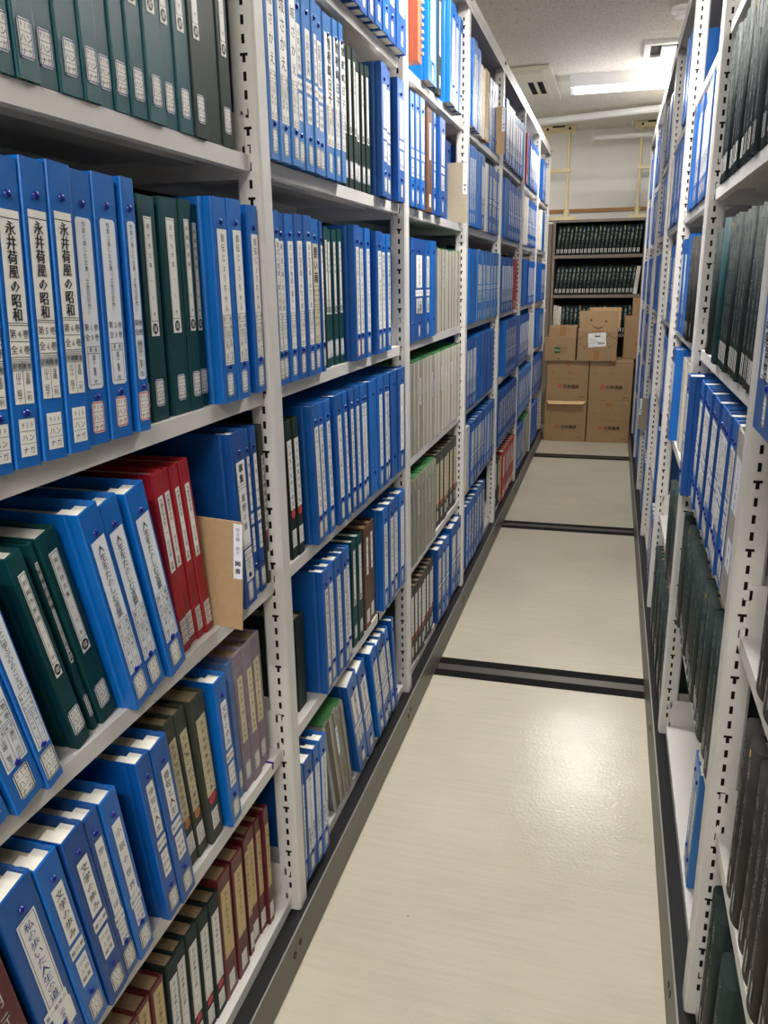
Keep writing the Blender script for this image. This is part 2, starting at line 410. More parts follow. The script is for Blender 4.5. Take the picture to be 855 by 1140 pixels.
        if style in ('akagi', 'kotoba', 'whitewide', 'sone', 'kuro', 'bluewide'):
            table_block(L, a + 0.001, b - 0.001, zt - 0.004, z0 + 0.003, '第一巻', '全三巻', '山本 花', '高田 海')
        else:
            L.vtext('第三巻 中田 光', (a + b) / 2, zt - 0.004, z0 + 0.004, sz * 0.8)
        if style not in ('sone',) or var % 2: sticker(S, t, 0.010, 0.019, 0.034, 'ink_red' if style == 'longred' else 'ink')
    elif style == 'kashu':
        a, b = c - t * 0.3, c + t * 0.34
        L.panel(a, b, 0.098, 0.238); L.vtext('歌集', (a + b) / 2, 0.236, 0.202, 0.014, bold=0.0008); L.panel(a, b, 0.2, 0.2006, 'ink', 1)
        L.frame(a + 0.001, b - 0.001, 0.101, 0.196, 0.0007); L.vtext('屋根の嵐', (a + b) / 2, 0.188, 0.125, 0.013)
        V.panel(a + 0.002, b, 0.078, 0.095); V.htext('第二巻', a + 0.002, b, 0.0865, 0.006)
        A.panel(a + 0.002, b, 0.042, 0.077); A.vtext('岡本 著', (a + b) / 2, 0.075, 0.045, 0.007)
        sticker(S, t, 0.008, 0.018, 0.031, 'ink_blue')
    elif style == 'red':
        a, b = c - t * 0.32, c + t * 0.2
        L.panel(a, b, 0.125, 0.236, 'paper'); L.vtext('大衆文学大系 一 山上の花 全集', (a + b) / 2, 0.233, 0.128, 0.0068, 'ink')
        for q in range(4):
            S.panel(c - t * 0.36, c + t * 0.36, 0.012 + q * 0.0098, 0.0205 + q * 0.0098, 'paper', 0)
            S.htext('913.6', c - t * 0.33, c + t * 0.33, 0.0162 + q * 0.0098, 0.0065, 'ink')
    elif style in ('olive', 'oliveslim', 'greenred'):
        white = style != 'olive'
        a, b = c - t * 0.36, c + t * 0.36
        z0, z1 = (0.085, 0.226) if not white else (0.095, 0.225)
        L.panel(a, b, z0, z1, 'label_beige' if not white else 'paper')
        L.vtext(['古今和歌集評釈上巻', '万葉集の研究と鑑賞', '平家物語全注釈中巻'][var % 3], c, z1 - 0.004, z0 + 0.004, 0.0085)
        L.vtext('・' * 14, a + t * 0.12, z1 - 0.002, z0 + 0.002, 0.01, 'ink'); L.vtext('・' * 14, b - t * 0.12, z1 - 0.002, z0 + 0.002, 0.01, 'ink')
        L.disc(c, z0 - 0.008, t * 0.3, 0.009, 'orange_seal' if (not white and var % 3) else 'ink_red', 1)
        sticker(S, t, 0.022, 0.020, 0.034)
    elif style == 'greenfile':
        a, b = c - t * 0.36, c + t * 0.36
        L.panel(a, b, 0.066, 0.2); L.frame(a + 0.0015, b - 0.0015, 0.07, 0.196, 0.0006)
        L.vtext('芥川以後の小説 一 二', c, 0.192, 0.074, 0.009)
        L.disc(c, 0.057, t * 0.28, 0.007, 'ink_red', 1)
        sticker(S, t, 0.012, 0.020, 0.032)
    elif style in ('maroonfile', 'maroontan'):
        a, b = c - t * 0.38, c + t * 0.36
        L.panel(a, b, 0.082, 0.218, 'label_tan'); L.vtext('日本の歴史と文学', c, 0.21, 0.12, 0.0085); L.vtext('一 上', c, 0.115, 0.088, 0.006)
        sticker(S, t, 0.012, 0.02, 0.034)
    elif style == 'maroonscript':
        L.vtext('失明行 四', c, 0.215, 0.07, 0.021, 'white_ink')
    elif style == 'mauve':
        a, b = c - t * 0.3, c + t * 0.26
        L.panel(a, b, 0.092, 0.215, 'label_beige'); L.vtext('平安文学の旅 作品集', (a + b) / 2, 0.211, 0.097, 0.0075)
        sticker(S, t, 0.018, 0.02, 0.034, 'ink')
    elif style == 'palebound':
        L.vtext('文庫の旅 中巻 山本著', c, 0.21, 0.06, 0.006, 'ink_soft'); sticker(S, t, 0.016, 0.02, 0.034, 'ink')
    elif style == 'brown':
        L.panel(c - t * 0.14, c + t * 0.16, 0.14, 0.235); L.vtext('民話の里', c, 0.232, 0.145, 0.008); sticker(S, t, 0.014)
    elif style in ('forest', 'blackjournal'):
        x = 0.0062
        L.vtext(['文學界 昭和四十年', '群像 第三十巻', '新潮 五月 六月号'][var % 3], c + t * 0.05, h - 0.018, 0.118, min(t * 0.42, 0.0165), 'white_ink', 1, x, bold=0.0003)
        L.vtext(['自一号至六号', '合本 上半期'][var % 2], c, 0.112, 0.058, min(t * 0.28, 0.0095), 'white_ink', 1, x)
        sticker(S, t, 0.014, min(0.022, t * 0.6), 0.034, None if style == 'forest' else 'ink', x=x)
        if var % 5 == 2: T.disc(c, h - 0.012, 0.004, 0.006, 'yellow', 2, x)
    elif style in ('whitemag', 'redmag', 'tanfile'):
        L.vtext('月刊文芸 特集号', c, h - 0.03, 0.09, min(0.009, t * 0.4), 'ink_soft', 1); sticker(S, t, 0.012)
    elif style == 'greymag':
        if var % 3 == 0: L.panel(c - t * 0.15, c + t * 0.15, 0.14, 0.22, 'label_cool', 3); L.vtext('雑誌資料', c, 0.215, 0.145, 0.007, 'ink_soft', 4)
    elif style == 'greyfile':
        L.panel(c - t * 0.3, c + t * 0.3, 0.15, 0.235, 'label_cool'); L.vtext('江口渙資料', c, 0.232, 0.153, min(0.012, t * 0.4), 'ink_blue')
        V.panel(c - t * 0.25, c + t * 0.25, 0.055, 0.105, 'label_cool'); V.vtext('書簡', c, 0.102, 0.058, min(0.012, t * 0.4), 'ink_blue')
        S.frame(c - t * 0.2, c + t * 0.2, 0.015, 0.04, 0.0015)
    return [(n, q) for n, q in (('title_label', L), ('volume_slip', V), ('author_slip', A), ('colour_tab', T), ('call_number_sticker', S)) if q.v]

# ------------------------------------------------------------------ book bodies (local: spine faces +x, width along +y)
def u_cover(t, h, D, m, sh=0.0019, groove=True, z0=0.0):
    B = MB()
    g = 0.0009 if groove else 0
    p = [(-D, 0), (-0.020, 0), (-0.0175, g), (-0.0145, g), (-0.012, 0), (-0.0018, 0), (-0.0004, 0.0007), (0, 0.0022),
         (0, t - 0.0022), (-0.0004, t - 0.0007), (-0.0018, t), (-0.012, t), (-0.0145, t - g), (-0.0175, t - g), (-0.020, t), (-D, t),
         (-D, t - sh), (-sh * 1.6, t - sh), (-sh * 1.6, sh), (-D, sh)]
    B.prism(p, z0, h, m)
    return B

COVER = {'olive': 'olive', 'oliveslim': 'olive', 'greenred': 'dkgreen', 'teal': 'teal_blue', 'tealdk': 'dkgreen', 'tealplain': 'dkgreen', 'teal2': 'teal',
         'teal3': 'teal', 'tealslim': 'teal', 'greenslim': 'dkgreen', 'greenslip': 'dkgreen', 'greenfile': 'dkgreen', 'red': 'red', 'maroonfile': 'maroon',
         'maroontan': 'maroon', 'maroonscript': 'maroon', 'mauve': 'mauve', 'palebound': 'paleblue', 'brown': 'brown', 'kashu': 'blue_tile',
         'whitemag': 'cream_cover', 'redmag': 'red', 'tanfile': 'tan_card', 'greyfile': 'grey_file', 'orangespiral': 'orange',
         'forest': 'forest', 'forestplain': 'teal', 'blackjournal': 'charcoal', 'greymag': 'grey_plastic'}
BLUE = ('seg', 'whitewide', 'none', 'long', 'segbold', 'seglow', 'segbig', 'boldlong', 'kotoba', 'kuro', 'longred', 'akagi', 'sone', 'longsmall',
        'seghand', 'segframe', 'bluewide', 'kashu')
def is_blue(st): return st in BLUE or st[:5] in ('nagai', 'sakka', 'jiden', 'jinse', 'wise1', 'wise2', 'wise3')
NAME = {'greymag': 'magazine_file', 'whitemag': 'magazine_file', 'redmag': 'magazine_file', 'forest': 'bound_journal', 'forestplain': 'bound_journal',
        'blackjournal': 'bound_journal', 'orangespiral': 'spiral_notebook', 'greenslip': 'document_folder', 'greyfile': 'document_file', 'tanfile': 'document_folder'}
CACHE = {}
def cached(key, fn):
    if key not in CACHE:
        r = fn(); CACHE[key] = r.mesh(key[0]) if r is not None else None
    return CACHE[key]
def child(name, me, parent, loc=None):
    if me is None: return None
    o = bpy.data.objects.new(name, me); COL.objects.link(o); o.parent = parent
    if loc: o.location = loc
    return o

def pages_mb(t, h, D, m, low, tuft):
    B = MB()
    if tuft:
        B.box(-D + 0.008, -0.026, 0.003, t - 0.003, 0.004, h - 0.016, m)
        w = t - 0.006
        B.box(-0.034, -0.0045, 0.003, 0.003 + w * 0.55, 0.004, h - 0.004, 'page_white')
        B.box(-0.027, -0.0045, 0.003 + w * 0.55, 0.003 + w, 0.004, h - 0.0065, 'page_white')
    else:
        B.box(-D + 0.004, -0.004, 0.0024, t - 0.0024, 0.003, h - low, m)
    return B
def pleats_mb(t, h):
    B = MB(); n = max(4, int(t / 0.0055)); r = random.Random(int(t * 1e5))
    p = [(-0.2, 0.0)]
    for i in range(n * 2 + 1):
        p.append(((-0.0005 if i % 2 else -0.0055 - r.random() * 0.003), t * i / (n * 2)))
    p.append((-0.2, t))
    B.prism(p, 0, h - 0.004, 'grey_plastic')
    k = [B.mi(q) for q in ('grey_plastic', 'grey_light', 'grey_pleat_shade')]
    for i in range(len(B.m) - n * 2 - 2, len(B.m) - 1): B.m[i] = k[r.choice((0, 0, 1, 2))]  # pleat shade painted as darker faces, scattered at random
    return B
def journal_mb(t, h, m, D=0.19):
    B = MB(); n = 10
    p = [(-D, 0), (-0.02, 0), (-0.016, 0.0012), (-0.011, 0.0012), (-0.008, 0)]
    for i in range(n + 1):
        a = -math.pi / 2 + math.pi * i / n
        p.append((-0.004 + 0.0105 * math.cos(a) ** 0.8 if abs(math.cos(a)) > 1e-6 else -0.004, t / 2 + t / 2 * math.sin(a)))
    p += [(-0.008, t), (-0.011, t - 0.0012), (-0.016, t - 0.0012), (-0.02, t), (-D, t), (-D, t - 0.003), (-0.012, t - 0.003), (-0.012, 0.003), (-D, 0.003)]
    B.prism(p, 0, h, m, True)
    return B

def book_meshes(st, t, h, var, small):
    """list of (part name, mesh, location) for one volume"""
    t = max(0.009, round(t * 1000) / 1000.0); h = round(h, 3)
    out = []
    if is_blue(st):
        cm = COVER.get(st) or (['blue_a', 'blue_b', 'blue_a', 'blue_b'][var % 4])
        if st[:5] in ('nagai', 'sakka', 'jinse', 'wise1', 'wise2', 'wise3', 'jiden'): cm = 'blue_a'
        if st in ('akagi', 'seglow', 'sone'): cm = 'blue_c'
        if st in ('seg', 'seghand', 'segframe', 'segbold', 'segbig', 'whitewide') and cm == 'blue_a' and var % 4 == 0: cm = 'blue_tile'
        out.append(('cover', cached(('binder_cover', cm, t, h), lambda: u_cover(t, h, 0.205, cm)), None))
        out.append(('page_block', cached(('binder_pages', t, h), lambda: pages_mb(t, h, 0.205, 'page', 0, True)), None))
        if not small and t > 0.014:
            r = cached(('rivet',), lambda: (lambda b: (b.dome((0, 0, 0), 0.0044, 0.0032, 'navy'), b)[1])(MB()))
            out.append(('rivet', r, (0, t / 2 + t * 0.03, h * 0.885)))
            if st not in ('sone', 'nagai5', 'nagai6'): out.append(('rivet', r, (0, t / 2 + t * 0.03, 0.0515)))
    elif st == 'greymag':
        out.append(('cover', cached(('magazine_pleats', t, h), lambda: pleats_mb(t, h)), None))
        out.append(('page_block', cached(('magazine_pages', t, h), lambda: (lambda b: (b.box(-0.198, -0.006, 0.002, t - 0.002, h - 0.004, h, 'green_sheet'), b)[1])(MB())), None))
    elif st in ('forest', 'forestplain', 'blackjournal'):
        cm = COVER[st]
        out.append(('cover', cached(('journal_cover', cm, t, h), lambda: journal_mb(t, h, cm)), None))
        pm = 'green_sheet' if (var % 3 == 0 and st == 'forest') else 'page_brown'
        out.append(('page_block', cached(('journal_pages', t, h, pm), lambda: (lambda b: (b.box(-0.186, -0.0121, 0.0031, t - 0.0031, 0.004, h - 0.005, pm), b)[1])(MB())), None))
    elif st == 'orangespiral':
        out.append(('cover', cached(('spiral_cover', t, h), lambda: (lambda b: (b.box(-0.2, -0.004, 0, t, 0, h, 'orange'), b)[1])(MB())), None))
        def coil():
            b = MB()
            for i in range(14):
                z = 0.02 + i * (h - 0.04) / 13
                b.box(-0.006, 0.002, t * 0.7, t + 0.0004, z, z + 0.005, 'paper')
            return b
        out.append(('spiral_coil', cached(('spiral_coil', t, h), coil), None))
    else:
        cm = COVER[st]
        out.append(('cover', cached(('file_cover', cm, t, h), lambda: u_cover(t, h, 0.19, cm, 0.0024)), None))
        pm = 'page_white' if st in ('teal', 'teal2', 'teal3', 'tealslim', 'whitemag') else 'page_brown'
        if st == 'red': pm = 'page'
        out.append(('page_block', cached(('file_pages', pm, t, h), lambda: pages_mb(t, h, 0.19, pm, 0.006, False)), None))
    v = var % 6
    key = ('labels', st, t, h, v)
    if key not in CACHE: CACHE[key] = [(n, q.mesh(n)) for n, q in make_label(st, t, h, v)]
    nmap = {'title_label': 'spine_lettering'} if st in ('forest', 'blackjournal', 'maroonscript', 'palebound') else {}
    out += [(nmap.get(n, n), me, None) for n, me in CACHE[key]]
    return t, [q for q in out if q[1] is not None]

LOOK = {'seg': 'blue ring binder with three-piece white label', 'seghand': 'blue ring binder with blue handwritten white label',
        'segframe': 'blue ring binder with blue-framed tall label', 'seglow': 'pale blue ring binder with split label',
        'segbold': 'blue ring binder with wide split label', 'segbig': 'thick blue ring binder with split label',
        'whitewide': 'blue ring binder with very wide white label', 'bluewide': 'blue ring binder with broad white label',
        'none': 'plain blue ring binder, no spine label', 'long': 'blue ring binder with slim long label',
        'boldlong': 'blue ring binder with bold lettered label', 'kotoba': 'blue ring binder with long boxed label',
        'kuro': 'blue ring binder with cream bold label', 'longred': 'blue ring binder with red-edged sticker',
        'akagi': 'blue ring binder with handwritten 赤城さかえ label', 'sone': 'blue ring binder with broad 日子 label',
        'longsmall': 'blue ring binder with small split labels', 'kashu': 'thick blue ring binder titled 歌集',
        'nagai3': 'blue ring binder titled 永井荷風の昭和', 'nagai4': 'blue ring binder titled 永井荷風の昭和, volume 4',
        'nagai5': 'blue ring binder titled 永井荷風の昭和, volume 5', 'nagai6': 'blue ring binder titled 永井荷風の昭和, volume 6',
        'sakka1': 'blue ring binder titled 作家と楽しむ古典, volume 1', 'sakka2': 'blue ring binder titled 作家と楽しむ古典, volume 2',
        'sakka3': 'blue ring binder titled 作家と楽しむ古典, slimmest volume', 'jiden1': 'blue ring binder titled 自伝じょうちゃん, volume 1',
        'jiden2': 'blue ring binder titled 自伝じょうちゃん, volume 2', 'jiden3': 'blue ring binder titled 自伝じょうちゃん, beside the post',
        'jinsei1': 'blue ring binder titled 人生をたのしむ言葉, volume 1', 'jinsei2': 'blue ring binder titled 人生をたのしむ言葉, volume 2',
        'jinsei3': 'blue ring binder titled 人生をたのしむ言葉, volume 3', 'wise1': 'blue binder, wide boxed label, volume 1',
        'wise2': 'blue binder, wide boxed label, volume 2', 'wise3': 'blue binder, wide boxed label, volume 3',
        'teal': 'dark teal cloth volume', 'tealdk': 'blackish green cloth volume', 'tealplain': 'plain blackish green volume',
        'teal2': 'teal volume with framed white label', 'teal3': 'thick teal volume with framed white label', 'tealslim': 'slim teal volume',
        'greenslim': 'slim dark green volume', 'greenslip': 'plain dark green folder', 'greenred': 'dark green volume with red seal',
        'greenfile': 'dark green volume, white label, red seal', 'red': 'crimson volume with white title slip', 'maroonfile': 'maroon volume with tan label',
        'maroontan': 'maroon volume with torn tan label', 'maroonscript': 'maroon volume with white brush lettering', 'mauve': 'mauve cloth volume with cream label',
        'palebound': 'thin pale blue volume', 'brown': 'brown volume', 'olive': 'olive volume with cream label and seal', 'oliveslim': 'slim olive volume with white label',
        'greymag': 'grey plastic-sleeved magazine bundle', 'whitemag': 'cream magazine file', 'redmag': 'red magazine file', 'tanfile': 'tan card folder',
        'orangespiral': 'orange spiral notebook jutting out', 'forest': 'dark green bound journal', 'forestplain': 'plain-backed dark green journal',
        'blackjournal': 'charcoal bound journal with white lettering', 'greyfile': 'wide grey document file, pale labels'}
ORD = ['leftmost', 'second from left', 'third from left', 'fourth from left', 'fifth from left', 'sixth from left', 'seventh from left', 'eighth from left',
       'ninth from left', 'tenth from left', '11th from left', '12th from left', '13th from left', '14th from left', '15th from left', '16th from left',
       '17th from left', '18th from left', '19th from left', '20th from left', '21st from left', '22nd from left']
LEV = ['bottom shelf', 'second-lowest shelf', 'third-lowest shelf', 'fourth-lowest shelf', 'second-highest shelf', 'top shelf']
BAYL = ['nearest left bay', 'second left bay', 'third left bay', 'fourth left bay', 'fifth left bay', 'sixth left bay', 'farthest left bay']
BAYR = ['nearest right bay', 'second right bay', 'third right bay', 'fourth right bay', 'fifth right bay', 'sixth right bay', 'farthest right bay']

Z = [.095, .432, .767, 1.098, 1.452, 1.785]
STUFF = []
def place_volume(st, w, h, root_xy, z, rotz, lean, var, small, label, cat, group):
    a = math.radians(abs(lean))
    t = max(0.008, w * math.cos(a) - 0.0006)
    t, parts = book_meshes(st, t, h, var, small)
    # lean pivots on the lower corner that carries the volume
    dy = 0.0; dz = 0.0006
    if lean < 0: dy = w - t * math.cos(a); dz += t * math.sin(a)
    c, s = math.cos(rotz), math.sin(rotz)
    loc = (root_xy[0] - s * dy, root_xy[1] + c * dy, z + dz)
    rot = (math.radians(lean), 0, rotz)
    if label is None:
        M = Matrix.Translation(loc) @ Matrix.Rotation(rotz, 4, 'Z') @ Matrix.Rotation(rot[0], 4, 'X')
        for n, me, l in parts: STUFF.append((me, M @ Matrix.Translation(l) if l else M))
        return
    nm = NAME.get(st) or ('ring_binder' if is_blue(st) else 'hardcover_volume')
    r = empty(nm, loc, rot); tag(r, label, cat, group)
    for n, me, l in parts: child(n, me, r, l)
    return r

def fill_shelves():
    for (side, bay, lev), s in SHELVES.items():
        items = []
        for q in s.split('; '):
            e = q.split(',')
            items.append([e[0], float(e[1]), float(e[2]), float(e[3]), float(e[4]), float(e[5]), len(e) > 6])
        # keep leaning volumes clear of their neighbours and of the posts
        lo = (1.256 if side == 'L' else 1.206) + 0.9 * (bay - 1); hi = lo + 0.86
        if side == 'R': items.sort(key=lambda e: -e[1])
        n = len(items); prev = None
        for i, e in enumerate(items):
            y0, y1, ln, h = e[1], e[2], e[4], e[5]
            if side == 'L': a0 = y0 - lo
            else: a0 = hi - y1
            a1 = a0 + (y1 - y0)
            if ln > 0:
                lim = (a0 - (prev if prev is not None else (0.0 if bay else -9)))
                if lim < h * math.sin(math.radians(ln)): ln = max(0.0, math.degrees(math.asin(max(0, lim) / h)))
            e[4] = ln
            prev = a1 - h * math.sin(math.radians(max(0, ln)))
        nxt = 0.86
        for e in reversed(items):
            a1 = (e[2] - lo) if side == 'L' else (hi - e[1]); a0 = a1 - (e[2] - e[1])
            if e[4] < 0:
                lim = nxt - a1
                if lim < e[5] * math.sin(math.radians(-e[4])): e[4] = -math.degrees(math.asin(max(0, lim) / e[5]))
            nxt = a0 + e[5] * math.sin(math.radians(max(0, -e[4])))
        bayname = (BAYL if side == 'L' else BAYR)[bay]
        for i, (st, y0, y1, xs, ln, h, stuff) in enumerate(items):
            small = (side == 'L' and bay >= 3) or (side == 'R' and bay >= 2)
            var = (i * 5 + lev * 3 + bay * 7 + (i // 4)) % 12
            blue = is_blue(st)
            cat = 'binder' if blue else ('journal' if st in ('forest', 'forestplain', 'blackjournal') else ('magazine file' if 'mag' in st else ('folder' if st in ('tanfile', 'greyfile', 'greenslip') else ('notebook' if st == 'orangespiral' else 'book'))))
            lab = None if stuff else '%s, %s, %s, %s' % (LOOK[st], ORD[i], LEV[lev], bayname)
            if lab:
                k = 'binders' if blue else ('bound journals' if cat == 'journal' else ('magazine files' if cat == 'magazine file' else 'books and files'))
                grp = '%s on the %s of the %s' % (k, LEV[lev], bayname)
            else: grp = None
            jit = ((i * 37 + lev * 11) % 7 - 3) * 0.0009
            if side == 'L': xy = (-0.006 + xs + jit, y0); rz = 0.0
            else: xy = (0.722 - xs - jit, y1); rz = math.pi
            place_volume(st, y1 - y0, h + jit * 0.8, xy, Z[lev], rz, ln, var, small, lab, cat, grp)
